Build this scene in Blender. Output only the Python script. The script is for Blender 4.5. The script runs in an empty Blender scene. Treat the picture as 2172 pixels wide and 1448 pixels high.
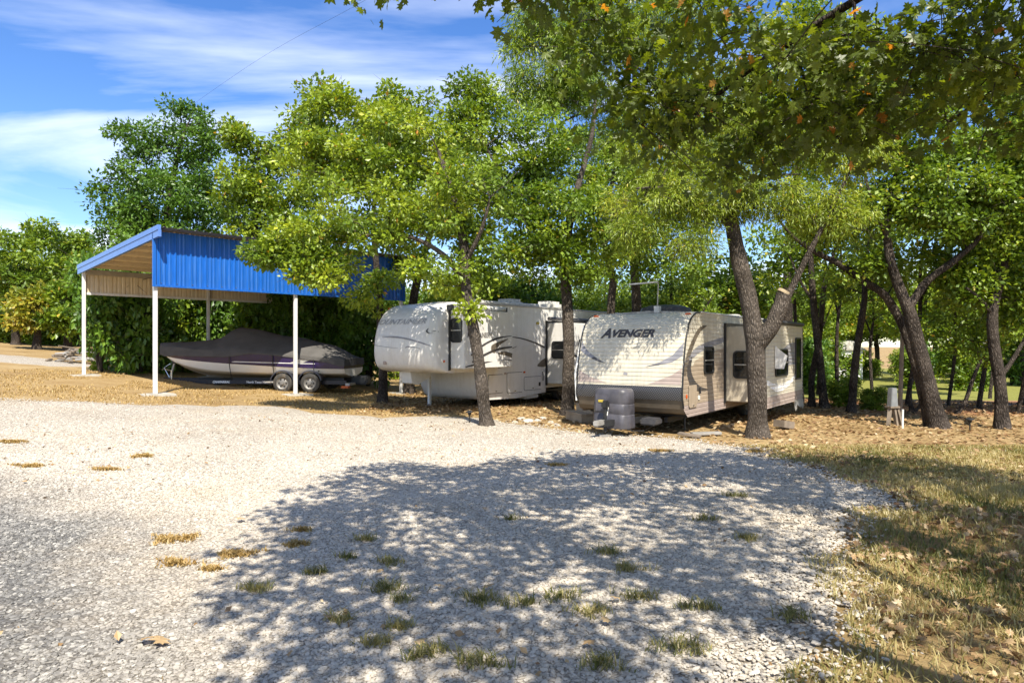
import bpy, bmesh, math, random
import numpy as np
from mathutils import Vector, Matrix, noise as mnoise
from mathutils.geometry import delaunay_2d_cdt

scene = bpy.context.scene
COL = scene.collection
R = math.radians

# ------------------------------------------------------------------ camera
F, CX, HZ, HC = 1448.0, 1086.0, 732.0, 1.85        # focal length in photo pixels, horizon row, eye height
cam_d = bpy.data.cameras.new('Camera')
cam_d.sensor_width = 36.0
cam_d.lens = 36.0 * F / 2172.0
cam_d.shift_y = -(724.0 - HZ) / 2172.0
cam_d.clip_start = 0.05
cam_d.clip_end = 900.0
cam = bpy.data.objects.new('Camera', cam_d)
COL.objects.link(cam)
cam.location = (0, 0, HC)
cam.rotation_euler = (R(90), 0, 0)
scene.camera = cam

# ------------------------------------------------------------------ sky and sun
SUN_EL, SUN_AZ = 52.0, 168.0                       # azimuth from +Y towards +X
world = bpy.data.worlds.new('World')
scene.world = world
world.use_nodes = True
wn, wl = world.node_tree.nodes, world.node_tree.links
wn.clear()
w_out = wn.new('ShaderNodeOutputWorld')
w_bg = wn.new('ShaderNodeBackground')
w_bg.inputs['Strength'].default_value = 0.115
sky = wn.new('ShaderNodeTexSky')
sky.sky_type = 'NISHITA'
sky.sun_disc = False
sky.sun_elevation = R(SUN_EL)
sky.sun_rotation = R(SUN_AZ)
sky.altitude = 250
sky.air_density = 1.0
sky.dust_density = 0.25
sky.ozone_density = 2.2
hsv = wn.new('ShaderNodeHueSaturation')
hsv.inputs['Saturation'].default_value = 1.28
hsv.inputs['Hue'].default_value = 0.512
hsv.inputs['Value'].default_value = 1.0
wl.new(sky.outputs[0], hsv.inputs['Color'])
# high thin cirrus over the whole sky, projected on a cloud plane
tc = wn.new('ShaderNodeTexCoord')
sep = wn.new('ShaderNodeSeparateXYZ'); wl.new(tc.outputs['Generated'], sep.inputs[0])
addz = wn.new('ShaderNodeMath'); addz.operation = 'ADD'; addz.inputs[1].default_value = 0.16
wl.new(sep.outputs['Z'], addz.inputs[0])
mxz = wn.new('ShaderNodeMath'); mxz.operation = 'MAXIMUM'; mxz.inputs[1].default_value = 0.05
wl.new(addz.outputs[0], mxz.inputs[0])
dx = wn.new('ShaderNodeMath'); dx.operation = 'DIVIDE'; wl.new(sep.outputs['X'], dx.inputs[0]); wl.new(mxz.outputs[0], dx.inputs[1])
dy = wn.new('ShaderNodeMath'); dy.operation = 'DIVIDE'; wl.new(sep.outputs['Y'], dy.inputs[0]); wl.new(mxz.outputs[0], dy.inputs[1])
cmb = wn.new('ShaderNodeCombineXYZ'); wl.new(dx.outputs[0], cmb.inputs[0]); wl.new(dy.outputs[0], cmb.inputs[1])
mp = wn.new('ShaderNodeMapping')
mp.inputs['Rotation'].default_value = (0, 0, R(28))
mp.inputs['Scale'].default_value = (0.55, 1.25, 1)
mp.inputs['Location'].default_value = (9.4, 3.3, 0)
wl.new(cmb.outputs[0], mp.inputs[0])
n1 = wn.new('ShaderNodeTexNoise'); n1.inputs['Scale'].default_value = 0.85; n1.inputs['Detail'].default_value = 9
n1.inputs['Roughness'].default_value = 0.52; n1.inputs['Distortion'].default_value = 0.9
wl.new(mp.outputs[0], n1.inputs['Vector'])
rmp = wn.new('ShaderNodeMapRange'); rmp.inputs[1].default_value = 0.47; rmp.inputs[2].default_value = 0.74
rmp.inputs[3].default_value = 0.0; rmp.inputs[4].default_value = 0.9
wl.new(n1.outputs[0], rmp.inputs[0])
cmix = wn.new('ShaderNodeMixRGB'); cmix.inputs[2].default_value = (7.2, 7.5, 8.1, 1)
wl.new(rmp.outputs[0], cmix.inputs[0]); wl.new(hsv.outputs[0], cmix.inputs[1])
wl.new(cmix.outputs[0], w_bg.inputs['Color'])
wl.new(w_bg.outputs[0], w_out.inputs['Surface'])

sd = bpy.data.lights.new('Sun', 'SUN')
sd.energy = 5.0
sd.angle = R(0.53)
sd.color = (1.0, 0.935, 0.82)
sun = bpy.data.objects.new('Sun', sd)
COL.objects.link(sun)
to_sun = Vector((math.sin(R(SUN_AZ)) * math.cos(R(SUN_EL)), math.cos(R(SUN_AZ)) * math.cos(R(SUN_EL)), math.sin(R(SUN_EL))))
sun.rotation_euler = to_sun.to_track_quat('Z', 'Y').to_euler()
sun.location = to_sun * 40

vs = scene.view_settings
vs.view_transform = 'Standard'
vs.look = 'None'
vs.gamma = 1.0
vs.use_curve_mapping = False
vs.exposure = 0.96
scene.cycles.use_denoising = True
scene.cycles.denoiser = 'OPENIMAGEDENOISE'
scene.cycles.denoising_input_passes = 'RGB_ALBEDO_NORMAL'
scene.cycles.denoising_prefilter = 'ACCURATE'
scene.cycles.max_bounces = 7
scene.cycles.transparent_max_bounces = 8
scene.cycles.sample_clamp_indirect = 6.0

# ------------------------------------------------------------------ helpers
def gz(x, y):
    """height of the ground: level on the right, climbing gently to the left"""
    t = -(x + 3.2) * 0.072
    k = 0.10
    z = k * math.log1p(math.exp(max(-40, min(40, t / k)))) if t / k < 40 else t
    z = min(z, 3.2 - 1.2 * math.exp(-max(0, z - 2.0))) if z > 2.0 else z
    if y > 20 and x > 6:                                   # shallow swale on the right
        z -= 0.35 * min(1, (y - 20) / 8) * min(1, (x - 6) / 8)
    return z + 0.03 * mnoise.noise(Vector((x * 0.35, y * 0.35, 0.3)))

def PX(px, py, d):
    return Vector(((px - CX) * d / F, d, HC + (HZ - py) * d / F))

def G(px, d):
    x = (px - CX) * d / F
    return Vector((x, d, gz(x, d)))

def tag(o, label=None, cat=None, group=None, kind=None):
    if label: o['label'] = label
    if cat: o['category'] = cat
    if group: o['group'] = group
    if kind: o['kind'] = kind
    return o

def empty(name, loc, rz=0, label=None, cat=None, group=None):
    o = bpy.data.objects.new(name, None)
    o.empty_display_size = 0.2
    COL.objects.link(o)
    o.location = loc
    o.rotation_euler = (0, 0, rz)
    return tag(o, label, cat, group)

def link(name, me, mat=None, parent=None, loc=None, rot=None):
    o = bpy.data.objects.new(name, me)
    COL.objects.link(o)
    if mat is not None and len(me.materials) == 0:
        me.materials.append(mat)
    if parent: o.parent = parent
    if loc is not None: o.location = loc
    if rot is not None: o.rotation_euler = rot
    return o

def np_mesh(name, V, faces_idx, nper, tint=None, smooth=False):
    """fast mesh from numpy: V (n,3), faces_idx (m,nper)"""
    me = bpy.data.meshes.new(name)
    m = faces_idx.shape[0]
    me.vertices.add(len(V)); me.vertices.foreach_set('co', np.ascontiguousarray(V, dtype=np.float32).ravel())
    me.loops.add(m * nper); me.loops.foreach_set('vertex_index', faces_idx.astype(np.int32).ravel())
    me.polygons.add(m)
    me.polygons.foreach_set('loop_start', np.arange(0, m * nper, nper, dtype=np.int32))
    me.polygons.foreach_set('use_smooth', np.full(m, smooth, dtype=bool))
    me.update(calc_edges=True)
    if tint is not None:
        a = me.attributes.new('tint', 'FLOAT', 'POINT')
        a.data.foreach_set('value', np.ascontiguousarray(tint, dtype=np.float32))
    return me

class MB:
    def __init__(self): self.v, self.f = [], []
    def add(self, vs, fs):
        b = len(self.v); self.v += [tuple(p) for p in vs]; self.f += [tuple(b + i for i in f) for f in fs]; return self
    def box(self, c, s, rot=None):
        hx, hy, hz = s[0] / 2, s[1] / 2, s[2] / 2
        P = [Vector((x, y, z)) for z in (-hz, hz) for y in (-hy, hy) for x in (-hx, hx)]
        if rot is not None: P = [rot @ p for p in P]
        c = Vector(c)
        return self.add([c + p for p in P], [(0, 2, 3, 1), (4, 5, 7, 6), (0, 1, 5, 4), (2, 6, 7, 3), (0, 4, 6, 2), (1, 3, 7, 5)])
    def bx(self, x0, x1, y0, y1, z0, z1):
        return self.box(((x0 + x1) / 2, (y0 + y1) / 2, (z0 + z1) / 2), (abs(x1 - x0), abs(y1 - y0), abs(z1 - z0)))
    def bar(self, a, b, w, h=None, up=(0, 0, 1)):
        a, b = Vector(a), Vector(b); h = h or w
        d = (b - a).normalized(); u = Vector(up)
        if abs(d.dot(u)) > .95: u = Vector((1, 0, 0))
        s = d.cross(u).normalized(); u = s.cross(d)
        P = [p + s * sx * w / 2 + u * sz * h / 2 for p in (a, b) for sx, sz in ((-1, -1), (1, -1), (1, 1), (-1, 1))]
        return self.add(P, [(3, 2, 1, 0), (4, 5, 6, 7), (0, 1, 5, 4), (1, 2, 6, 5), (2, 3, 7, 6), (3, 0, 4, 7)])
    def tube(self, pts, rad, n=8, cap=True):
        pts = [Vector(p) for p in pts]
        if not hasattr(rad, '__len__'): rad = [rad] * len(pts)
        rings = []; u = None
        for i, p in enumerate(pts):
            d = (pts[min(i + 1, len(pts) - 1)] - pts[max(i - 1, 0)])
            d = d.normalized() if d.length > 1e-9 else Vector((0, 0, 1))
            if u is None: u = d.orthogonal().normalized()
            u = (u - d * u.dot(d)); u = u.normalized() if u.length > 1e-6 else d.orthogonal().normalized()
            w = d.cross(u)
            rings.append([p + (u * math.cos(2 * math.pi * k / n) + w * math.sin(2 * math.pi * k / n)) * rad[i] for k in range(n)])
        V = [q for r in rings for q in r]
        Fs = [(i * n + k, i * n + (k + 1) % n, (i + 1) * n + (k + 1) % n, (i + 1) * n + k) for i in range(len(pts) - 1) for k in range(n)]
        if cap: Fs += [tuple(range(n - 1, -1, -1)), tuple((len(pts) - 1) * n + k for k in range(n))]
        return self.add(V, Fs)
    def grid(self, rows, close=False):
        n = len(rows[0]); V = [p for r in rows for p in r]
        Fs = []
        for i in range(len(rows) - 1):
            for k in range(n if close else n - 1):
                Fs.append((i * n + k, i * n + (k + 1) % n, (i + 1) * n + (k + 1) % n, (i + 1) * n + k))
        return self.add(V, Fs)
    def prism(self, poly, axis_from, axis_to, fn):
        """poly of (u,v); fn(u,v,w)->xyz for w in the two ends"""
        n = len(poly)
        V = [fn(u, v, axis_from) for u, v in poly] + [fn(u, v, axis_to) for u, v in poly]
        return self.add(V, [tuple(range(n - 1, -1, -1)), tuple(range(n, 2 * n))] + [(k, (k + 1) % n, n + (k + 1) % n, n + k) for k in range(n)])
    def lathe(self, prof, n=20, c=(0, 0, 0), axis='y'):
        rows = []
        for r, h in prof:
            row = []
            for k in range(n):
                a = 2 * math.pi * k / n
                p = (r * math.cos(a), h, r * math.sin(a)) if axis == 'y' else (r * math.cos(a), r * math.sin(a), h)
                row.append((c[0] + p[0], c[1] + p[1], c[2] + p[2]))
            rows.append(row)
        return self.grid(rows, close=True)
    def mesh(self, name, smooth=False, bevel=0):
        me = bpy.data.meshes.new(name)
        me.from_pydata(self.v, [], self.f)
        bm = bmesh.new(); bm.from_mesh(me)
        bmesh.ops.recalc_face_normals(bm, faces=bm.faces)
        if bevel:
            es = [e for e in bm.edges if len(e.link_faces) == 2 and e.calc_face_angle(0) > 0.6]
            bmesh.ops.bevel(bm, geom=es, offset=bevel, segments=2, affect='EDGES', clamp_overlap=True)
        if smooth:
            for f in bm.faces: f.smooth = True
            for e in bm.edges:
                if len(e.link_faces) == 2 and e.calc_face_angle(0) > 0.7: e.smooth = False
        bm.to_mesh(me); bm.free(); me.update()
        return me
    def build(self, name, mat, parent=None, smooth=False, bevel=0):
        return link(name, self.mesh(name, smooth, bevel), mat, parent)

# ------------------------------------------------------------------ materials
def new_mat(name):
    m = bpy.data.materials.new(name); m.use_nodes = True
    nt = m.node_tree; nt.nodes.clear()
    out = nt.nodes.new('ShaderNodeOutputMaterial')
    return m, nt.nodes, nt.links, out

def ramp(nodes, stops, interp='LINEAR'):
    r = nodes.new('ShaderNodeValToRGB'); cr = r.color_ramp; cr.interpolation = interp
    while len(cr.elements) > 1: cr.elements.remove(cr.elements[-1])
    cr.elements[0].position = stops[0][0]; cr.elements[0].color = (*stops[0][1], 1)
    for p, c in stops[1:]:
        e = cr.elements.new(p); e.color = (*c, 1)
    return r

def plain(name, col, rough=0.5, metal=0.0, var=0.12, vscale=6.0, bump=0.0, bscale=60.0, dirt=None, dirt_amt=0.0, dirt_scale=(3, 3, 0.6), spec=0.4):
    """paint / plastic / metal with mottled colour, optional streaky dirt and fine relief"""
    m, N, L, out = new_mat(name)
    b = N.new('ShaderNodeBsdfPrincipled'); b.inputs['Roughness'].default_value = rough; b.inputs['Metallic'].default_value = metal
    b.inputs['Specular IOR Level'].default_value = spec
    tc = N.new('ShaderNodeTexCoord')
    nz = N.new('ShaderNodeTexNoise'); nz.inputs['Scale'].default_value = vscale; nz.inputs['Detail'].default_value = 6
    L.new(tc.outputs['Object'], nz.inputs['Vector'])
    lo = tuple(c * (1 - var) for c in col); hi = tuple(min(1, c * (1 + var * .6)) for c in col)
    r = ramp(N, [(0.3, lo), (0.7, hi)]); L.new(nz.outputs[0], r.inputs[0])
    last = r.outputs[0]
    if dirt:
        mpn = N.new('ShaderNodeMapping'); mpn.inputs['Scale'].default_value = dirt_scale
        L.new(tc.outputs['Object'], mpn.inputs[0])
        n2 = N.new('ShaderNodeTexNoise'); n2.inputs['Scale'].default_value = 2.5; n2.inputs['Detail'].default_value = 8; n2.inputs['Roughness'].default_value = .62
        L.new(mpn.outputs[0], n2.inputs['Vector'])
        mr = N.new('ShaderNodeMapRange'); mr.inputs[1].default_value = .47; mr.inputs[2].default_value = .72; mr.inputs[4].default_value = dirt_amt
        L.new(n2.outputs[0], mr.inputs[0])
        mx = N.new('ShaderNodeMixRGB'); mx.inputs[2].default_value = (*dirt, 1)
        L.new(mr.outputs[0], mx.inputs[0]); L.new(last, mx.inputs[1]); last = mx.outputs[0]
    L.new(last, b.inputs['Base Color'])
    if bump:
        n3 = N.new('ShaderNodeTexNoise'); n3.inputs['Scale'].default_value = bscale; n3.inputs['Detail'].default_value = 4
        L.new(tc.outputs['Object'], n3.inputs['Vector'])
        bp = N.new('ShaderNodeBump'); bp.inputs['Strength'].default_value = bump; bp.inputs['Distance'].default_value = .01
        L.new(n3.outputs[0], bp.inputs['Height']); L.new(bp.outputs[0], b.inputs['Normal'])
    L.new(b.outputs[0], out.inputs[0])
    return m

def leaf_mat(name, stops, trans=0.33, tgain=(1.5, 1.45, 0.7), gloss=0.035):
    m, N, L, out = new_mat(name)
    at = N.new('ShaderNodeAttribute'); at.attribute_name = 'tint'
    r = ramp(N, stops); L.new(at.outputs['Fac'], r.inputs[0])
    df = N.new('ShaderNodeBsdfDiffuse'); L.new(r.outputs[0], df.inputs[0])
    tg = N.new('ShaderNodeMixRGB'); tg.blend_type = 'MULTIPLY'; tg.inputs[0].default_value = 1; tg.inputs[2].default_value = (*tgain, 1)
    L.new(r.outputs[0], tg.inputs[1])
    tr = N.new('ShaderNodeBsdfTranslucent'); L.new(tg.outputs[0], tr.inputs[0])
    m1 = N.new('ShaderNodeMixShader'); m1.inputs[0].default_value = trans
    L.new(df.outputs[0], m1.inputs[1]); L.new(tr.outputs[0], m1.inputs[2])
    gl = N.new('ShaderNodeBsdfGlossy'); gl.inputs['Roughness'].default_value = .45; gl.inputs[0].default_value = (.9, .9, .9, 1)
    m2 = N.new('ShaderNodeMixShader'); m2.inputs[0].default_value = gloss
    L.new(m1.outputs[0], m2.inputs[1]); L.new(gl.outputs[0], m2.inputs[2])
    L.new(m2.outputs[0], out.inputs[0])
    return m

def bark_mat(name, lo, hi, scale=1.0):
    m, N, L, out = new_mat(name)
    b = N.new('ShaderNodeBsdfPrincipled'); b.inputs['Roughness'].default_value = .95; b.inputs['Specular IOR Level'].default_value = .15
    tc = N.new('ShaderNodeTexCoord'); mpn = N.new('ShaderNodeMapping'); mpn.inputs['Scale'].default_value = (34 * scale, 34 * scale, 8 * scale)
    L.new(tc.outputs['Object'], mpn.inputs[0])
    v = N.new('ShaderNodeTexVoronoi'); v.feature = 'DISTANCE_TO_EDGE'; v.inputs['Scale'].default_value = 1
    nz = N.new('ShaderNodeTexNoise'); nz.inputs['Scale'].default_value = .7; nz.inputs['Detail'].default_value = 5
    L.new(mpn.outputs[0], nz.inputs['Vector'])
    mx = N.new('ShaderNodeMixRGB'); mx.blend_type = 'ADD'; mx.inputs[0].default_value = .9
    L.new(mpn.outputs[0], mx.inputs[1]); L.new(nz.outputs['Color'], mx.inputs[2])
    L.new(mx.outputs[0], v.inputs['Vector'])
    n2 = N.new('ShaderNodeTexNoise'); n2.inputs['Scale'].default_value = 2.2; n2.inputs['Detail'].default_value = 7
    L.new(tc.outputs['Object'], n2.inputs['Vector'])
    ad = N.new('ShaderNodeMath'); ad.operation = 'MULTIPLY_ADD'; ad.inputs[1].default_value = 1.3; ad.inputs[2].default_value = -.25
    L.new(v.outputs[0], ad.inputs[0])
    sm = N.new('ShaderNodeMath'); sm.operation = 'ADD'; L.new(ad.outputs[0], sm.inputs[0]); L.new(n2.outputs[0], sm.inputs[1])
    r = ramp(N, [(.2, lo), (.75, hi)]); L.new(sm.outputs[0], r.inputs[0])
    L.new(r.outputs[0], b.inputs['Base Color'])
    bp = N.new('ShaderNodeBump'); bp.inputs['Strength'].default_value = 1.0; bp.inputs['Distance'].default_value = .055
    L.new(sm.outputs[0], bp.inputs['Height']); L.new(bp.outputs[0], b.inputs['Normal'])
    L.new(b.outputs[0], out.inputs[0])
    return m

def gravel_mat(name, stone=False):
    """crushed limestone; weathered grey asphalt-mixed patch at the near left"""
    m, N, L, out = new_mat(name)
    b = N.new('ShaderNodeBsdfPrincipled'); b.inputs['Roughness'].default_value = .92; b.inputs['Specular IOR Level'].default_value = .2
    ge = N.new('ShaderNodeNewGeometry')
    if stone:
        oi = N.new('ShaderNodeObjectInfo'); val = oi.outputs['Random']
    else:
        v = N.new('ShaderNodeTexVoronoi'); v.inputs['Scale'].default_value = 26
        L.new(ge.outputs['Position'], v.inputs['Vector'])
        sp = N.new('ShaderNodeSeparateXYZ'); L.new(v.outputs['Color'], sp.inputs[0]); val = sp.outputs[0]
    r = ramp(N, [(0, (.22, .19, .15)), (.05, (.34, .30, .245)), (.25, (.42, .375, .31)), (.75, (.455, .41, .34)), (1, (.50, .455, .385))])
    L.new(val, r.inputs[0])
    r2 = ramp(N, [(0, (.055, .057, .06)), (.45, (.12, .122, .122)), (.8, (.21, .205, .19)), (1, (.36, .345, .31))])
    L.new(val, r2.inputs[0])
    # grey patch: near left corner, ragged edge
    sx = N.new('ShaderNodeSeparateXYZ'); L.new(ge.outputs['Position'], sx.inputs[0])
    nz = N.new('ShaderNodeTexNoise'); nz.inputs['Scale'].default_value = .8; nz.inputs['Detail'].default_value = 8; nz.inputs['Roughness'].default_value = .65
    L.new(ge.outputs['Position'], nz.inputs['Vector'])
    def halfplane(kx, ky, k0):
        p = N.new('ShaderNodeMath'); p.operation = 'MULTIPLY_ADD'; p.inputs[1].default_value = kx; p.inputs[2].default_value = k0; L.new(sx.outputs[0], p.inputs[0])
        q = N.new('ShaderNodeMath'); q.operation = 'MULTIPLY_ADD'; q.inputs[1].default_value = ky; L.new(sx.outputs[1], q.inputs[0]); L.new(p.outputs[0], q.inputs[2]); return q
    h1, h2 = halfplane(-.868, -.498, -.868 * 3.65 + .498 * 6.7), halfplane(-.484, -.875, -.484 * 3.65 + .875 * 6.7)
    mi = N.new('ShaderNodeMath'); mi.operation = 'MINIMUM'; L.new(h1.outputs[0], mi.inputs[0]); L.new(h2.outputs[0], mi.inputs[1])
    d = N.new('ShaderNodeMath'); d.operation = 'MULTIPLY_ADD'; d.inputs[1].default_value = 2.6; L.new(nz.outputs[0], d.inputs[0]); L.new(mi.outputs[0], d.inputs[2])
    mr = N.new('ShaderNodeMapRange'); mr.inputs[1].default_value = .75; mr.inputs[2].default_value = 2.0; mr.inputs[4].default_value = .85
    L.new(d.outputs[0], mr.inputs[0])
    mx = N.new('ShaderNodeMixRGB'); L.new(mr.outputs[0], mx.inputs[0]); L.new(r.outputs[0], mx.inputs[1]); L.new(r2.outputs[0], mx.inputs[2])
    # dusty tan patches
    n3 = N.new('ShaderNodeTexNoise'); n3.inputs['Scale'].default_value = .45; n3.inputs['Detail'].default_value = 9; n3.inputs['Roughness'].default_value = .7
    L.new(ge.outputs['Position'], n3.inputs['Vector'])
    m3 = N.new('ShaderNodeMapRange'); m3.inputs[1].default_value = .5; m3.inputs[2].default_value = .75; m3.inputs[4].default_value = .6
    L.new(n3.outputs[0], m3.inputs[0])
    mx2 = N.new('ShaderNodeMixRGB'); mx2.inputs[2].default_value = (.37, .295, .20, 1)
    L.new(m3.outputs[0], mx2.inputs[0]); L.new(mx.outputs[0], mx2.inputs[1])
    col = mx2.outputs[0]
    if not stone:
        ve = N.new('ShaderNodeTexVoronoi'); ve.feature = 'DISTANCE_TO_EDGE'; ve.inputs['Scale'].default_value = 26
        L.new(ge.outputs['Position'], ve.inputs['Vector'])
        er = ramp(N, [(0, (.45, .43, .40)), (.16, (1, 1, 1))]); L.new(ve.outputs[0], er.inputs[0])
        ml = N.new('ShaderNodeMixRGB'); ml.blend_type = 'MULTIPLY'; ml.inputs[0].default_value = 1
        L.new(col, ml.inputs[1]); L.new(er.outputs[0], ml.inputs[2]); col = ml.outputs[0]
        bp = N.new('ShaderNodeBump'); bp.inputs['Strength'].default_value = .9; bp.inputs['Distance'].default_value = .018
        L.new(ve.outputs[0], bp.inputs['Height']); L.new(bp.outputs[0], b.inputs['Normal'])
    else:
        tc = N.new('ShaderNodeTexCoord')
        ns = N.new('ShaderNodeTexNoise'); ns.inputs['Scale'].default_value = 3; ns.inputs['Detail'].default_value = 5
        L.new(tc.outputs['Object'], ns.inputs['Vector'])
        bp = N.new('ShaderNodeBump'); bp.inputs['Strength'].default_value = .35; bp.inputs['Distance'].default_value = .004
        L.new(ns.outputs[0], bp.inputs['Height']); L.new(bp.outputs[0], b.inputs['Normal'])
    L.new(col, b.inputs['Base Color'])
    L.new(b.outputs[0], out.inputs[0])
    return m

def ground_mat():
    m, N, L, out = new_mat('dry_ground')
    b = N.new('ShaderNodeBsdfPrincipled'); b.inputs['Roughness'].default_value = .97; b.inputs['Specular IOR Level'].default_value = .1
    ge = N.new('ShaderNodeNewGeometry')
    def noise(s, d=8, r=.65):
        n = N.new('ShaderNodeTexNoise'); n.inputs['Scale'].default_value = s; n.inputs['Detail'].default_value = d; n.inputs['Roughness'].default_value = r
        L.new(ge.outputs['Position'], n.inputs['Vector']); return n
    na, nb, nc = noise(.55), noise(11, 12, .82), noise(.16, 4)
    r = ramp(N, [(.28, (.10, .065, .028)), (.45, (.25, .165, .072)), (.58, (.35, .25, .12)), (.75, (.42, .33, .19))])
    ad = N.new('ShaderNodeMath'); ad.operation = 'MULTIPLY_ADD'; ad.inputs[1].default_value = .45; L.new(na.outputs[0], ad.inputs[0])
    s2 = N.new('ShaderNodeMath'); s2.operation = 'MULTIPLY'; s2.inputs[1].default_value = .58; L.new(nb.outputs[0], s2.inputs[0]); L.new(s2.outputs[0], ad.inputs[2])
    L.new(ad.outputs[0], r.inputs[0])
    # green lawn in the clearing on the right, far off
    at = N.new('ShaderNodeAttribute'); at.attribute_name = 'lawn'
    rl = ramp(N, [(.3, (.13, .14, .03)), (.7, (.27, .26, .07))]); L.new(nb.outputs[0], rl.inputs[0])
    mx = N.new('ShaderNodeMixRGB'); L.new(at.outputs['Fac'], mx.inputs[0]); L.new(r.outputs[0], mx.inputs[1]); L.new(rl.outputs[0], mx.inputs[2])
    # reddish bare earth
    a2 = N.new('ShaderNodeAttribute'); a2.attribute_name = 'earth'
    rr = ramp(N, [(.3, (.22, .10, .05)), (.7, (.42, .22, .12))]); L.new(nb.outputs[0], rr.inputs[0])
    mx2 = N.new('ShaderNodeMixRGB'); L.new(a2.outputs['Fac'], mx2.inputs[0]); L.new(mx.outputs[0], mx2.inputs[1]); L.new(rr.outputs[0], mx2.inputs[2])
    L.new(mx2.outputs[0], b.inputs['Base Color'])
    bp = N.new('ShaderNodeBump'); bp.inputs['Strength'].default_value = .8; bp.inputs['Distance'].default_value = .04
    L.new(nb.outputs[0], bp.inputs['Height']); L.new(bp.outputs[0], b.inputs['Normal'])
    L.new(b.outputs[0], out.inputs[0])
    return m

M = {}
M['ground'] = ground_mat()
M['gravel'] = gravel_mat('limestone_gravel')
M['stone'] = gravel_mat('limestone_stones', True)
M['bark'] = bark_mat('oak_bark', (.05, .040, .030), (.175, .145, .118))
M['bark_d'] = bark_mat('dark_bark', (.025, .020, .016), (.13, .105, .085))
OAK = [(0, (.085, .145, .012)), (.4, (.19, .27, .018)), (.75, (.31, .37, .024)), (.93, (.41, .41, .035)), (.97, (.50, .30, .03)), (1, (.50, .22, .03))]
DARK = [(0, (.045, .105, .014)), (.5, (.095, .19, .020)), (.9, (.16, .27, .03)), (1, (.26, .31, .05))]
MID = [(0, (.075, .135, .012)), (.5, (.165, .25, .018)), (.88, (.28, .35, .026)), (1, (.42, .31, .04))]
FEATH = [(0, (.12, .18, .014)), (.5, (.235, .305, .02)), (.85, (.37, .40, .03)), (.95, (.46, .40, .04)), (1, (.52, .34, .04))]
YEL = [(0, (.13, .19, .02)), (.5, (.27, .28, .03)), (.85, (.40, .30, .04)), (1, (.48, .28, .04))]
MAPLE = [(0, (.055, .085, .008)), (.5, (.11, .16, .013)), (.88, (.20, .25, .02)), (.935, (.42, .22, .03)), (1, (.46, .18, .03))]
M['oak'] = leaf_mat('oak_leaves', OAK)
M['dark'] = leaf_mat('dark_oak_leaves', DARK)
M['mid'] = leaf_mat('wood_leaves', MID)
M['feath'] = leaf_mat('feathery_leaves', FEATH)
M['yel'] = leaf_mat('yellow_leaves', YEL)
M['maple'] = leaf_mat('broad_lobed_leaves', MAPLE, trans=.5, tgain=(1.8, 1.6, .6))
M['grass'] = leaf_mat('grass_blades', [(0, (.08, .095, .022)), (.3, (.16, .16, .045)), (.6, (.30, .25, .09)), (1, (.42, .35, .16))], trans=.3, gloss=.03)
M['dry'] = leaf_mat('dry_grass_blades', [(0, (.27, .16, .05)), (.5, (.40, .27, .10)), (1, (.50, .38, .17))], trans=.25, gloss=.02)
M['litter'] = leaf_mat('fallen_leaves', [(0, (.12, .06, .025)), (.4, (.25, .15, .065)), (.75, (.38, .25, .12)), (1, (.50, .38, .22))], trans=.15, tgain=(1, .9, .7), gloss=.04)

M['white_post'] = plain('white_powder_coat', (.66, .65, .62), .4, var=.06, dirt=(.36, .31, .24), dirt_amt=.5)
M['blue'] = plain('blue_painted_steel', (.006, .10, .42), .38, var=.10, vscale=2, spec=.5, dirt=(.06, .17, .40), dirt_amt=.65, dirt_scale=(9, 9, .5))
M['blue_trim'] = plain('blue_trim_steel', (.10, .20, .50), .33, var=.08, spec=.6)
M['beige_sheet'] = plain('beige_steel_sheet', (.62, .52, .36), .5, var=.08)
M['galv'] = plain('galvanised_steel', (.42, .40, .36), .45, .5, var=.15)
M['roof_steel'] = plain('weathered_roof_steel', (.16, .16, .15), .55, .2, var=.25, dirt=(.07, .06, .05), dirt_amt=.5)
M['concrete'] = plain('concrete', (.42, .39, .33), .9, var=.15, bump=.5, bscale=40)
M['hull_white'] = plain('white_gelcoat', (.82, .77, .68), .22, var=.03, spec=.5)
M['hull_purple'] = plain('purple_gelcoat', (.018, .010, .055), .16, var=.15, spec=.6)
M['cover'] = plain('grey_canvas', (.095, .090, .085), .95, var=.18, vscale=3, bump=.4, bscale=5, spec=.1)
M['black'] = plain('black_plastic', (.018, .018, .018), .5, var=.2)
M['rubber'] = plain('tyre_rubber', (.035, .033, .030), .85, var=.3, dirt=(.20, .16, .11), dirt_amt=.5)
M['rim'] = plain('steel_rim', (.21, .20, .185), .5, .4, var=.2, dirt=(.14, .11, .08), dirt_amt=.4)
M['trailer_paint'] = plain('dark_trailer_frame', (.025, .024, .032), .35, var=.2)
M['chrome'] = plain('bright_metal', (.62, .62, .62), .25, .9, var=.1)
M['faint_decal'] = plain('faded_grey_vinyl', (.36, .355, .36), .5, var=.25)
M['white_ink'] = plain('white_lettering', (.78, .77, .74), .5, var=.05)
M['rv_white'] = plain('white_fibreglass', (.66, .64, .60), .3, var=.04, dirt=(.42, .37, .28), dirt_amt=.28, dirt_scale=(4, 4, .35))
M['rv_cream'] = plain('cream_aluminium_siding', (.58, .53, .42), .42, var=.06, dirt=(.33, .29, .20), dirt_amt=.42, dirt_scale=(5, 5, .35))
M['rv_tan'] = plain('tan_aluminium_siding', (.36, .285, .205), .45, var=.10, dirt=(.20, .16, .11), dirt_amt=.45, dirt_scale=(5, 5, .35))
M['taupe'] = plain('taupe_vinyl', (.36, .29, .25), .5, var=.1)
M['grey_decal'] = plain('grey_vinyl', (.24, .235, .25), .45, var=.15)
M['dark_decal'] = plain('charcoal_vinyl', (.055, .05, .048), .45, var=.2)
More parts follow.
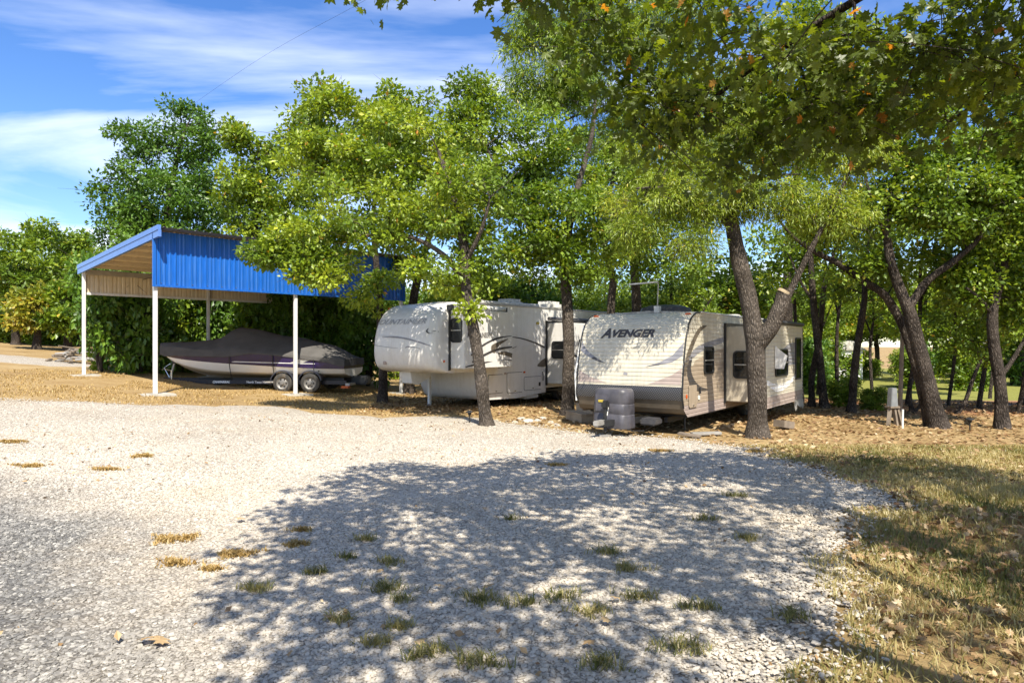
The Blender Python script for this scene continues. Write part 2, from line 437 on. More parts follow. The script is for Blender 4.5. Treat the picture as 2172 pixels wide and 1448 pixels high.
M['brown_decal'] = plain('brown_vinyl', (.13, .105, .075), .45, var=.2)
M['rv_roof'] = plain('rubber_roof', (.46, .44, .40), .9, var=.25, dirt=(.14, .11, .07), dirt_amt=.7, dirt_scale=(1, 1, 1))
M['trim_black'] = plain('black_trim', (.02, .02, .02), .45, var=.2)
M['slide_beige'] = plain('beige_fibreglass', (.50, .44, .34), .35, var=.06, dirt=(.34, .28, .19), dirt_amt=.35, dirt_scale=(3, 3, .4))
M['amber'] = plain('amber_lens', (.55, .10, .02), .25, var=.1)
M['ac_white'] = plain('weathered_white_plastic', (.62, .61, .58), .6, var=.12, dirt=(.25, .22, .17), dirt_amt=.5)
M['ac_black'] = plain('black_cover_plastic', (.045, .045, .05), .5, var=.25, dirt=(.16, .14, .11), dirt_amt=.3)
M['grey_plastic'] = plain('grey_moulded_plastic', (.07, .067, .078), .45, var=.35, dirt=(.12, .11, .10), dirt_amt=.35)
M['wood'] = plain('weathered_lumber', (.36, .285, .20), .9, var=.25, vscale=3, dirt=(.17, .13, .09), dirt_amt=.5, dirt_scale=(1, 14, 14))
M['post_wood'] = plain('old_post_wood', (.20, .16, .12), .95, var=.3, bump=.5)
M['cut_wood'] = plain('sawn_wood_face', (.40, .31, .19), .9, var=.3)
M['grey_box'] = plain('grey_enamel_box', (.20, .21, .215), .6, var=.2, dirt=(.2, .17, .13), dirt_amt=.5)
M['pvc'] = plain('white_pvc', (.70, .69, .64), .5, var=.1)
M['hose'] = plain('dark_green_hose', (.02, .035, .025), .5)
M['shed'] = plain('white_shed_wall', (.72, .72, .70), .6, var=.05)
M['asphalt'] = plain('asphalt', (.055, .055, .058), .9, var=.3, bump=.5)
M['flap'] = plain('white_flap', (.76, .75, .72), .6, var=.05)
M['yellow'] = plain('yellow_lens', (.5, .38, .05), .4)

def diamond_mat():
    m, N, L, out = new_mat('diamond_plate')
    b = N.new('ShaderNodeBsdfPrincipled'); b.inputs['Roughness'].default_value = .38; b.inputs['Metallic'].default_value = .35
    b.inputs['Base Color'].default_value = (.028, .026, .027, 1)
    tc = N.new('ShaderNodeTexCoord'); mpn = N.new('ShaderNodeMapping'); mpn.inputs['Rotation'].default_value = (0.6, .0, 0); mpn.inputs['Scale'].default_value = (26, 26, 26)
    L.new(tc.outputs['Object'], mpn.inputs[0])
    c = N.new('ShaderNodeTexVoronoi'); c.distance = 'CHEBYCHEV'; c.inputs['Scale'].default_value = 1; c.inputs['Randomness'].default_value = 0
    L.new(mpn.outputs[0], c.inputs['Vector'])
    r = ramp(N, [(.25, (.12, .115, .115)), (.42, (.02, .02, .02))]); L.new(c.outputs['Distance'], r.inputs[0])
    L.new(r.outputs[0], b.inputs['Base Color'])
    bp = N.new('ShaderNodeBump'); bp.invert = True; bp.inputs['Strength'].default_value = .8; bp.inputs['Distance'].default_value = .006
    L.new(c.outputs['Distance'], bp.inputs['Height']); L.new(bp.outputs[0], b.inputs['Normal'])
    L.new(b.outputs[0], out.inputs[0]); return m
M['diamond'] = diamond_mat()

def glass_mat():
    m, N, L, out = new_mat('dark_window_glass')
    b = N.new('ShaderNodeBsdfPrincipled'); b.inputs['Roughness'].default_value = .06; b.inputs['Base Color'].default_value = (.012, .013, .013, 1)
    b.inputs['Specular IOR Level'].default_value = .6
    L.new(b.outputs[0], out.inputs[0]); return m
M['glass'] = glass_mat()

# ------------------------------------------------------------------ ground
rs = np.random.default_rng(7)
xs = np.concatenate([np.linspace(-420, -60, 16)[:-1], np.linspace(-60, -16, 45)[:-1], np.linspace(-16, 16, 90)[:-1], np.linspace(16, 60, 45)[:-1], np.linspace(60, 420, 16)])
ys = np.concatenate([np.linspace(-60, -6, 14)[:-1], np.linspace(-6, 40, 110)[:-1], np.linspace(40, 110, 40)[:-1], np.linspace(110, 800, 16)])
gv = np.array([(x, y, gz(x, y)) for y in ys for x in xs])
nx, ny = len(xs), len(ys)
ii = np.arange(nx * ny).reshape(ny, nx)
gf = np.stack([ii[:-1, :-1], ii[:-1, 1:], ii[1:, 1:], ii[1:, :-1]], -1).reshape(-1, 4)
me = np_mesh('ground', gv, gf, 4, smooth=True)
def sstep(a, b, x): t = np.clip((x - a) / (b - a), 0, 1); return t * t * (3 - 2 * t)
X_, Y_ = gv[:, 0], gv[:, 1]
lawn = sstep(25.5, 27, Y_) * (1 - sstep(60, 70, Y_)) * sstep(9, 12, X_) * (1 - sstep(45, 60, X_))
earth = sstep(17.5, 19, Y_) * (1 - sstep(25, 26.5, Y_)) * sstep(9, 11, X_) * (1 - sstep(22, 26, X_))
for nm, val in (('lawn', lawn), ('earth', earth)):
    a = me.attributes.new(nm, 'FLOAT', 'POINT'); a.data.foreach_set('value', val.astype(np.float32))
tag(link('ground', me, M['ground']), kind='structure')

def jag(poly, amp, step, seed):
    out = []; n = len(poly)
    for i in range(n):
        a, b = Vector(poly[i]), Vector(poly[(i + 1) % n]); k = max(1, int((b - a).length / step))
        for j in range(k):
            p = a.lerp(b, j / k)
            q = Vector((p.x * .8, p.y * .8, seed))
            out.append(p + Vector((mnoise.fractal(q, 1.0, 2.0, 4), mnoise.fractal(q + Vector((9, 9, 9)), 1.0, 2.0, 4))) * amp)
    return out

def inside(poly, x, y):
    c = False; n = len(poly); j = n - 1
    for i in range(n):
        xi, yi = poly[i][0], poly[i][1]; xj, yj = poly[j][0], poly[j][1]
        if (yi > y) != (yj > y) and x < (xj - xi) * (y - yi) / (yj - yi) + xi: c = not c
        j = i
    return c

def sheet(name, poly, mat, lift, amp=.45, step=.5, spacing=.8, seed=1.0):
    bd = jag(poly, amp, step, seed); n = len(bd)
    xs0, xs1 = min(p.x for p in bd), max(p.x for p in bd); ys0, ys1 = min(p.y for p in bd), max(p.y for p in bd)
    pts = [Vector((p.x, p.y)) for p in bd]; bdt = [(p.x, p.y) for p in bd]
    y = ys0
    while y < ys1:
        x = xs0
        while x < xs1:
            if inside(bdt, x, y) and min((p.x - x) ** 2 + (p.y - y) ** 2 for p in bd) > (spacing * .6) ** 2: pts.append(Vector((x, y)))
            x += spacing
        y += spacing
    res = delaunay_2d_cdt(pts, [], [list(range(n))], 1, 1e-5)
    vco, fcs = res[0], res[2]
    nb = set()
    V = []
    for v in vco:
        dmin = min((p.x - v.x) ** 2 + (p.y - v.y) ** 2 for p in bd) ** .5
        V.append((v.x, v.y, gz(v.x, v.y) + (lift if dmin > .05 else -.012)))
    me = bpy.data.meshes.new(name); me.from_pydata(V, [], [f for f in fcs])
    for p in me.polygons: p.use_smooth = True
    me.update()
    return tag(link(name, me, mat), kind='structure'), bdt

PAD = [(-60, -3), (.9, -3), (1.3, 2.6), (1.6, 3.74), (2.2, 4.48), (2.65, 5.17), (3.25, 6.1), (4.0, 7.3), (4.5, 8.4), (4.6, 10.0), (4.5, 11.6), (4.6, 12.5), (3.6, 13.4), (1.6, 14.4), (0.2, 16.3), (-1.6, 18.0),
       (-3.0, 17.2), (-4.2, 16.9), (-6.2, 18.6), (-8.2, 17.4), (-9.8, 16.6), (-12.0, 15.6), (-16, 16.0), (-24, 17.0), (-60, 19)]
PAD = [(max(x, -22), y) for x, y in PAD]
pad, PADB = sheet('gravel_pad', PAD, M['gravel'], .022)
drv, _ = sheet('gravel_drive', [(-60, 26.5), (-24, 26.0), (-17.5, 25.6), (-15.6, 26.6), (-16.8, 28.6), (-22, 31.5), (-60, 34)], M['gravel'], .03, amp=.3, step=1.0, spacing=2.0, seed=4.0)
rd, _ = sheet('road', [(14, 52), (40, 44), (70, 40), (70, 44), (40, 49), (14, 57)], M['asphalt'], .04, amp=.1, step=3, spacing=4, seed=3.0)
pk, _ = sheet('driveway', [(12.8, 22.5), (18, 20.6), (24, 20.2), (24, 22.6), (18, 24), (13.6, 24.4)], M['asphalt'], .03, amp=.3, step=1, spacing=1.5, seed=6.0)

# loose stones, near part of the pad: instances of four broken lumps
def gravel_nodes():
    ng = bpy.data.node_groups.new('GravelScatter', 'GeometryNodeTree')
    ng.interface.new_socket('Geometry', in_out='INPUT', socket_type='NodeSocketGeometry')
    ng.interface.new_socket('Geometry', in_out='OUTPUT', socket_type='NodeSocketGeometry')
    N, L = ng.nodes, ng.links
    gi, go = N.new('NodeGroupInput'), N.new('NodeGroupOutput')
    at = N.new('GeometryNodeInputNamedAttribute'); at.data_type = 'FLOAT'; at.inputs['Name'].default_value = 'dens'
    dp = N.new('GeometryNodeDistributePointsOnFaces'); dp.distribute_method = 'RANDOM'
    L.new(gi.outputs[0], dp.inputs['Mesh']); L.new(at.outputs[0], dp.inputs['Density'])
    jn = N.new('GeometryNodeGeometryToInstance')
    for k in range(4):
        ic = N.new('GeometryNodeMeshIcoSphere'); ic.inputs['Radius'].default_value = 1.0; ic.inputs['Subdivisions'].default_value = 1 if k else 2
        nz = N.new('ShaderNodeTexNoise'); nz.noise_dimensions = '4D'; nz.inputs['W'].default_value = 3.7 * k; nz.inputs['Scale'].default_value = .85
        sb = N.new('ShaderNodeVectorMath'); sb.operation = 'SUBTRACT'; sb.inputs[1].default_value = (.5, .5, .5)
        L.new(nz.outputs['Color'], sb.inputs[0])
        sc = N.new('ShaderNodeVectorMath'); sc.operation = 'SCALE'; sc.inputs['Scale'].default_value = 1.9
        L.new(sb.outputs[0], sc.inputs[0])
        sp = N.new('GeometryNodeSetPosition'); L.new(ic.outputs['Mesh'], sp.inputs['Geometry']); L.new(sc.outputs[0], sp.inputs['Offset'])
        sm = N.new('GeometryNodeSetMaterial'); sm.inputs['Material'].default_value = M['stone']
        L.new(sp.outputs[0], sm.inputs['Geometry']); L.new(sm.outputs[0], jn.inputs[0])
    ip = N.new('GeometryNodeInstanceOnPoints'); ip.inputs['Pick Instance'].default_value = True
    L.new(dp.outputs['Points'], ip.inputs['Points']); L.new(jn.outputs[0], ip.inputs['Instance'])
    rv = N.new('FunctionNodeRandomValue'); rv.data_type = 'FLOAT_VECTOR'; rv.inputs[0].default_value = (-.32, -.32, 0); rv.inputs[1].default_value = (.32, .32, 6.28)
    L.new(rv.outputs[0], ip.inputs['Rotation'])
    s1 = N.new('FunctionNodeRandomValue'); s1.data_type = 'FLOAT_VECTOR'; s1.inputs[0].default_value = (.8, .7, .35); s1.inputs[1].default_value = (1.4, 1.1, .65); s1.inputs['Seed'].default_value = 3
    s2 = N.new('FunctionNodeRandomValue'); s2.data_type = 'FLOAT'; s2.inputs[2].default_value = 0.0; s2.inputs[3].default_value = 1.0; s2.inputs['Seed'].default_value = 5
    pw = N.new('ShaderNodeMath'); pw.operation = 'POWER'; pw.inputs[1].default_value = 2.6; L.new(s2.outputs[1], pw.inputs[0])
    ma = N.new('ShaderNodeMath'); ma.operation = 'MULTIPLY_ADD'; ma.inputs[1].default_value = .0135; ma.inputs[2].default_value = .0070; L.new(pw.outputs[0], ma.inputs[0])
    ms = N.new('ShaderNodeVectorMath'); ms.operation = 'SCALE'; L.new(s1.outputs[0], ms.inputs[0]); L.new(ma.outputs[0], ms.inputs['Scale'])
    L.new(ms.outputs[0], ip.inputs['Scale'])
    L.new(ip.outputs[0], go.inputs[0])
    return ng

gx = np.arange(-13.0, 6.51, .25); gy = np.arange(2.4, 17.01, .25)
bd_np = np.array(PADB)
_lx, _ly = np.arange(-24, 19, .2), np.arange(-2, 28, .2)
_LX, _LY = np.meshgrid(_lx, _ly)
_LP = np.column_stack([_LX.ravel(), _LY.ravel()])
_ld = np.full(len(_LP), 1e9); _in = np.zeros(len(_LP), bool)
for (xa, ya), (xb, yb) in zip(bd_np, np.roll(bd_np, -1, 0)):
    ab = np.array([xb - xa, yb - ya]); t = np.clip(((_LP - (xa, ya)) @ ab) / max(ab @ ab, 1e-9), 0, 1)
    _ld = np.minimum(_ld, np.hypot(_LP[:, 0] - xa - ab[0] * t, _LP[:, 1] - ya - ab[1] * t))
    if ya != yb:
        c = ((ya > _LP[:, 1]) != (yb > _LP[:, 1])) & (_LP[:, 0] < (xb - xa) * (_LP[:, 1] - ya) / (yb - ya) + xa); _in ^= c
_LD = np.where(_in, _ld, -_ld).reshape(_LX.shape)
def pad_dist(P):                                            # signed distance to the pad's edge, inside positive
    u = np.clip((P[:, 0] - _lx[0]) / .2, 0, len(_lx) - 1.001); v = np.clip((P[:, 1] - _ly[0]) / .2, 0, len(_ly) - 1.001)
    i, j = u.astype(int), v.astype(int); fu, fv = u - i, v - j
    return (_LD[j, i] * (1 - fu) + _LD[j, i + 1] * fu) * (1 - fv) + (_LD[j + 1, i] * (1 - fu) + _LD[j + 1, i + 1] * fu) * fv
P2 = np.array([(x, y) for y in gy for x in gx])
pdist = pad_dist(P2)
dens = 3000 * sstep(-.25, .5, pdist) * (1 - .80 * sstep(7.5, 14, P2[:, 1])) * (1 - sstep(15.5, 17, P2[:, 1]))
dens *= .45 + .55 * sstep(-.25, .2, np.array([mnoise.fractal(Vector((x * .55, y * .8, 2.2)), 1.0, 2.0, 5) for x, y in P2]))
dens *= 1 - sstep(.78, .95, np.abs(P2[:, 0]) / np.maximum(P2[:, 1] + 1.6, .1)) 
V = np.array([(x, y, gz(x, y) + .024) for x, y in P2])
nx2, ny2 = len(gx), len(gy); ii = np.arange(nx2 * ny2).reshape(ny2, nx2)
sf = np.stack([ii[:-1, :-1], ii[:-1, 1:], ii[1:, 1:], ii[1:, :-1]], -1).reshape(-1, 4)
sf = sf[dens[sf].max(1) > 1]
me = np_mesh('gravel_stones', V, sf, 4)
a = me.attributes.new('dens', 'FLOAT', 'POINT'); a.data.foreach_set('value', dens.astype(np.float32))
gs = tag(link('gravel_stones', me, M['stone']), 'loose pale limestone gravel stones covering the parking pad', 'gravel', kind='stuff')
gm = gs.modifiers.new('scatter', 'NODES'); gm.node_group = gravel_nodes()

# ------------------------------------------------------------------ foliage
TPL = {
    'oak': (np.array([(0, 0, 0), (.28, .20, .03), (.52, .30, .05), (.80, .22, .03), (1, 0, -.04), (.80, -.22, .03), (.52, -.30, .05), (.28, -.20, .03)], float),
            np.array([(0, 1, 7), (1, 2, 6), (1, 6, 7), (2, 3, 5), (2, 5, 6), (3, 4, 5)])),
    'simple': (np.array([(0, 0, 0), (.5, .30, .06), (1, 0, 0), (.5, -.30, .06)], float), np.array([(0, 1, 2), (0, 2, 3)])),
    'narrow': (np.array([(0, 0, 0), (.45, .10, .02), (1, 0, -.06), (.45, -.10, .02)], float), np.array([(0, 1, 2), (0, 2, 3)])),
    'lobed': (np.array([(.42, 0, .04), (0, 0, 0), (.12, .10, .02), (.10, .40, 0), (.32, .22, .05), (.50, .52, -.02), (.62, .20, .05), (.82, .26, 0), (.80, .09, .03), (1.0, 0, -.04),
                       (.80, -.09, .03), (.82, -.26, 0), (.62, -.20, .05), (.50, -.52, -.02), (.32, -.22, .05), (.10, -.40, 0), (.12, -.10, .02)], float),
              np.array([(0, k, k + 1) for k in range(1, 16)] + [(0, 16, 1)])),
}

def leaf_cloud(pos, axis, nrm, size, tint, kind):
    """pos,axis,nrm (n,3); returns V, F, tint"""
    T, Fc = TPL[kind]
    axis = axis / np.linalg.norm(axis, axis=1, keepdims=True)
    side = np.cross(nrm, axis); side /= np.maximum(np.linalg.norm(side, axis=1, keepdims=True), 1e-6)
    nn = np.cross(axis, side)
    V = pos[:, None, :] + size[:, None, None] * (T[None, :, 0:1] * axis[:, None, :] + T[None, :, 1:2] * side[:, None, :] + T[None, :, 2:3] * nn[:, None, :])
    n, k = len(pos), len(T)
    Fs = (np.arange(n)[:, None, None] * k + Fc[None]).reshape(-1, 3)
    return V.reshape(-1, 3), Fs, np.repeat(tint, k)

def smooth_path(pts, rad, sub=5):
    """Catmull-Rom through points with radii"""
    P = [Vector(p) for p in pts]; out, orad = [], []
    for i in range(len(P) - 1):
        p0, p1, p2, p3 = P[max(i - 1, 0)], P[i], P[i + 1], P[min(i + 2, len(P) - 1)]
        for j in range(sub):
            t = j / sub
            out.append(.5 * ((2 * p1) + (p2 - p0) * t + (2 * p0 - 5 * p1 + 4 * p2 - p3) * t * t + (3 * p1 - p0 - 3 * p2 + p3) * t ** 3))
            orad.append(rad[i] * (1 - t) + rad[i + 1] * t)
    out.append(P[-1]); orad.append(rad[-1])
    return out, orad

def limb_mesh(paths, seed, n_big=12):
    mb = MB()
    for pts, rad in paths:
        n = n_big if max(rad) > .07 else (6 if max(rad) > .025 else 4)
        if max(rad) > .07:
            b0 = len(mb.v)
            mb.tube(pts, rad, n)
            for i in range(b0, len(mb.v)):
                p = Vector(mb.v[i]); c = pts[min((i - b0) // n, len(pts) - 1)]
                w = 1 + .13 * mnoise.noise(Vector((p.x * 4, p.y * 4, p.z * 1.6 + seed))) + .07 * mnoise.noise(Vector((p.x * 13, p.y * 13, p.z * 4 + seed)))
                mb.v[i] = tuple(c + (p - c) * w)
        else:
            mb.tube(pts, rad, n, cap=False)
    return mb

def grow(stems, lobes, seed, leaf='oak', lsize=.10, per=70, spread=.42, droop=0.0, ntw=3, twig=.008, shell=.55, bias=0.0):
    """stems: list of (points, radii) in local space; lobes: (center, radii(3), clumps).
    Every clump of leaves hangs on a branch that grows from the nearest wood. -> limb paths, leaf arrays"""
    rng = np.random.default_rng(seed)
    paths = []; nodes = []; nrad = []
    for pts, rad in stems:
        sp, sr = smooth_path(pts, rad)
        paths.append((sp, sr))
        k0 = len(sp) // 3 if len(sp) > 8 else 0
        for p, r in list(zip(sp, sr))[k0:]: nodes.append(tuple(p)); nrad.append(r)
    cl = []
    for c, rr, n in lobes:
        d = rng.normal(size=(n, 3)); d /= np.linalg.norm(d, axis=1, keepdims=True)
        rad = shell + (1 - shell) * rng.random(n) ** .6
        rad[rng.random(n) < .25] *= .6
        cl.append(np.array(c)[None] + d * rad[:, None] * np.array(rr)[None])
    cl = np.concatenate(cl)
    nd = np.array(nodes)
    d0 = np.sqrt(((cl[:, None] - nd[None]) ** 2).sum(2)).min(1)
    order = np.argsort(d0)
    cap = len(nodes) + len(cl) * 4 + 8
    ND = np.zeros((cap, 3)); NR = np.zeros(cap); ND[:len(nd)] = nd; NR[:len(nd)] = nrad; cnt = len(nd)
    for ci in order:
        c = cl[ci]
        df = c - ND[:cnt]; dist = np.sqrt((df ** 2).sum(1))
        cost = dist + .55 * np.maximum(0, -df[:, 2]) - np.minimum(NR[:cnt], .05) * 4
        k = int(np.argmin(cost)); a = ND[k]; L = dist[k]
        if L < .05: continue
        bend = np.array([rng.normal() * .10, rng.normal() * .10, .12 + rng.normal() * .06]) * L
        r0 = min(NR[k] * .75, .010 + .012 * L ** .9 + .004); r1 = max(.004, r0 * .35)
        pts = []; rads = []
        for t in (0, .33, .66, 1):
            p = a + (c - a) * t + bend * math.sin(math.pi * t)
            pts.append(Vector(p)); rads.append(r0 * (1 - t) + r1 * t)
        paths.append((pts, rads))
        for p, r in list(zip(pts, rads))[1:]:
            ND[cnt] = p; NR[cnt] = r; cnt += 1
        for _ in range(ntw):
            q = rng.normal(size=3) * spread * .8; q[2] = q[2] * .6 - droop * spread
            paths.append(([Vector(c), Vector(c + q * .5 + np.array([0, 0, .05 * spread])), Vector(c + q)], [r1, twig * .7, twig * .35]))
    # leaves
    n = len(cl)
    m = rng.poisson(per * rng.uniform(.55, 1.35, n))
    idx = np.repeat(np.arange(n), m); tot = len(idx)
    g = rng.normal(size=(tot, 3)); g /= np.linalg.norm(g, axis=1, keepdims=True)
    rad = rng.random(tot) ** .5
    sc = np.stack([spread * rng.uniform(.75, 1.25, n), spread * rng.uniform(.75, 1.25, n), spread * rng.uniform(.45, .8, n)], 1)[idx]
    off = g * rad[:, None] * sc
    if droop: off[:, 2] = off[:, 2] - droop * rad * spread
    pos = cl[idx] + off
    ax = g + rng.normal(size=(tot, 3)) * .6
    ax[:, 2] -= .15 + droop * 1.8
    nr = rng.normal(size=(tot, 3)) * .75; nr[:, 2] += 1.0
    size = lsize * rng.uniform(.5, 1.35, tot)
    ct = rng.uniform(.05, .68, n)[idx]
    tint = np.clip(ct + rng.normal(size=tot) * .11 + bias, 0, .93)
    odd = rng.random(tot) < .011
    tint[odd] = rng.uniform(.93, 1, odd.sum())
    return paths, leaf_cloud(pos, ax, nr, size, tint, leaf)

def tree(name, base, stems, lobes, lmat, bmat, label, seed, group=None, cat='tree', **kw):
    """stems / lobes in world space"""
    base = Vector(base)
    st = [([Vector(p) - base for p in pts], rad) for pts, rad in stems]
    lb = [(tuple(Vector(c) - base), rr, n) for c, rr, n in lobes]
    paths, (V, Fs, T) = grow(st, lb, seed, **kw)
    root = empty(name, base, 0, label, cat, group)
    link('trunk', limb_mesh(paths, seed).mesh('trunk', smooth=True), bmat, root)
    link('crown', np_mesh('crown', V, Fs, 3, T), lmat, root)
    return root

def stem(*pp):
    """(px,py,depth,radius) points"""
    return ([PX(a, b, d) for a, b, d, r in pp], [r for *_, r in pp])
def lobe(px, py, d, rx, ry, n, rd=None):
    ax, az = rx * d / F, ry * d / F
    return (PX(px, py, d), (ax, rd or max(ax, az) * .85, az), n)

def gstem(px, d, r, *pp):
    """stem rooted in the ground at (px,d); flares at the foot"""
    b = G(px, d)
    nxt = PX(pp[0][0], pp[0][1], pp[0][2])
    k = b.lerp(nxt, min(.5, .35 / max(.36, (nxt - b).length)))
    pts = [b - Vector((0, 0, .15)), b + Vector((0, 0, .02)), k] + [PX(a, c, e) for a, c, e, q in pp]
    return (pts, [r * 1.75, r * 1.42, r * 1.06] + [q for *_, q in pp])

def tbase(px, d): return G(px, d)

# --- oaks and other trees standing among the trailers (each with its own trunk, limbs and crown)
tree('oak_tree', tbase(1032, 15.4),
     [gstem(1032, 15.4, .14, (1020, 800, 15.4, .135), (1005, 700, 15.45, .13), (988, 610, 15.5, .12), (985, 530, 15.6, .115), (965, 430, 15.8, .08), (930, 320, 16.2, .04)),
      stem((987, 600, 15.5, .085), (940, 540, 15.6, .06), (860, 500, 15.8, .045), (760, 500, 16, .03)),
      stem((986, 560, 15.55, .07), (1020, 490, 15.3, .045), (1040, 420, 15.2, .03))],
     [lobe(900, 450, 15.9, 130, 100, 15), lobe(780, 450, 16.2, 120, 110, 18), lobe(650, 500, 16.2, 100, 60, 30), lobe(830, 310, 16.8, 120, 85, 36),
      lobe(1000, 430, 15.5, 85, 100, 18), lobe(700, 340, 17, 85, 70, 24), lobe(560, 545, 16, 55, 18, 7), lobe(680, 565, 16, 80, 35, 16),
      lobe(940, 590, 15.5, 80, 32, 8), lobe(1006, 655, 15.3, 18, 18, 2, .25), lobe(660, 235, 17.2, 45, 45, 6), lobe(720, 225, 17.4, 30, 35, 5)],
     M['oak'], M['bark'], 'slender leaning oak in front of the slide-out of the white trailer', 11, leaf='simple', lsize=.118, per=190, spread=.42)

tree('oak_tree', tbase(812, 20.9),
     [gstem(812, 20.9, .135, (812, 780, 20.9, .13), (808, 690, 20.9, .12), (800, 580, 20.8, .1), (792, 470, 20.9, .075), (800, 350, 21, .04))],
     [lobe(790, 620, 20.0, 34, 70, 9, .8), lobe(760, 300, 20.8, 110, 80, 34), lobe(850, 250, 21, 85, 55, 20), lobe(740, 430, 20.6, 100, 80, 26),
      lobe(650, 330, 21, 60, 90, 20), lobe(870, 400, 21.2, 80, 80, 18), lobe(685, 215, 21, 40, 35, 7), lobe(850, 205, 21.3, 30, 22, 4)],
     M['oak'], M['bark_d'], 'oak rising behind the front cap of the white fifth wheel trailer', 12, leaf='simple', lsize=.14, per=160, spread=.52, bias=-.04)

tree('oak_tree', tbase(868, 24.8),
     [gstem(868, 24.8, .19, (870, 690, 24.8, .17), (884, 600, 24.9, .15), (905, 520, 25, .11), (930, 420, 25.2, .07), (950, 330, 25.4, .04))],
     [lobe(930, 480, 25, 110, 80, 26), lobe(950, 350, 25.3, 100, 80, 26), lobe(900, 560, 24.5, 70, 40, 10), lobe(1030, 560, 25, 60, 60, 12)],
     M['mid'], M['bark_d'], 'dark trunked oak behind the roof of the white fifth wheel trailer', 13, leaf='simple', lsize=.17, per=140, spread=.55)

tree('oak_tree', tbase(1204, 18.2),
     [gstem(1204, 18.2, .16, (1206, 780, 18.2, .155), (1205, 680, 18.2, .15), (1200, 590, 18.25, .14), (1203, 500, 18.3, .13), (1225, 400, 18.5, .095), (1255, 290, 18.7, .06), (1262, 210, 18.9, .035)),
      stem((1201, 570, 18.25, .1), (1160, 500, 18.2, .06), (1100, 420, 18.4, .04), (1040, 330, 18.8, .03), (1000, 240, 19, .02)),
      stem((1212, 460, 18.35, .07), (1260, 430, 18.2, .05), (1300, 410, 18, .03))],
     [lobe(1170, 480, 18, 95, 85, 34), lobe(1100, 400, 18.6, 90, 85, 30), lobe(1010, 290, 19, 65, 80, 20), lobe(985, 185, 19.2, 28, 30, 4, .5), lobe(1270, 480, 18.2, 70, 85, 22),
      lobe(1170, 310, 18.9, 95, 75, 24), lobe(1130, 540, 18, 75, 50, 14), lobe(1230, 580, 18.1, 55, 35, 8), lobe(1040, 210, 19.2, 45, 40, 7)],
     M['mid'], M['bark'], 'straight grey barked oak behind the wooden steps between both trailers', 14, leaf='simple', lsize=.122, per=200, spread=.46, bias=.06)

tree('pecan_tree', tbase(1352, 24.2),
     [gstem(1352, 24.2, .2, (1350, 640, 24.2, .17), (1342, 520, 24.2, .15), (1338, 400, 24.2, .13), (1345, 250, 24.2, .11), (1347, 120, 24.2, .08), (1352, 0, 24.2, .05), (1360, -110, 24.2, .03)),
      stem((1342, 300, 24.2, .075), (1420, 210, 23.6, .06), (1330, 130, 23.2, .035), (1280, 110, 23, .02)),
      stem((1342, 240, 24.2, .07), (1260, 235, 23.4, .05), (1190, 260, 22.8, .03), (1130, 300, 22.4, .015)),
      stem((1345, 200, 24.2, .06), (1290, 100, 23.6, .04), (1210, 30, 23.2, .025))],
     [lobe(1170, 120, 22.6, 90, 85, 44), lobe(1130, 190, 22.4, 55, 50, 18), lobe(1260, 50, 23, 110, 80, 44), lobe(1400, 60, 23.6, 120, 100, 46), lobe(1230, 180, 23, 80, 45, 22),
      lobe(1400, -90, 24.2, 150, 80, 46), lobe(1230, -70, 23.6, 110, 60, 30), lobe(1440, 210, 23.8, 80, 80, 26), lobe(1120, 50, 22.6, 45, 55, 14), lobe(1330, 300, 24.4, 70, 60, 16), lobe(1245, 300, 23.6, 70, 60, 18), lobe(1300, 215, 23.8, 60, 50, 12), lobe(1500, 330, 24, 80, 70, 18), lobe(1540, 200, 24, 80, 80, 20)],
     M['mid'], M['bark'], 'tall tree with drooping narrow leaves behind the beige trailer roof', 15, leaf='narrow', lsize=.18, per=260, spread=.62, droop=.32, bias=.12)

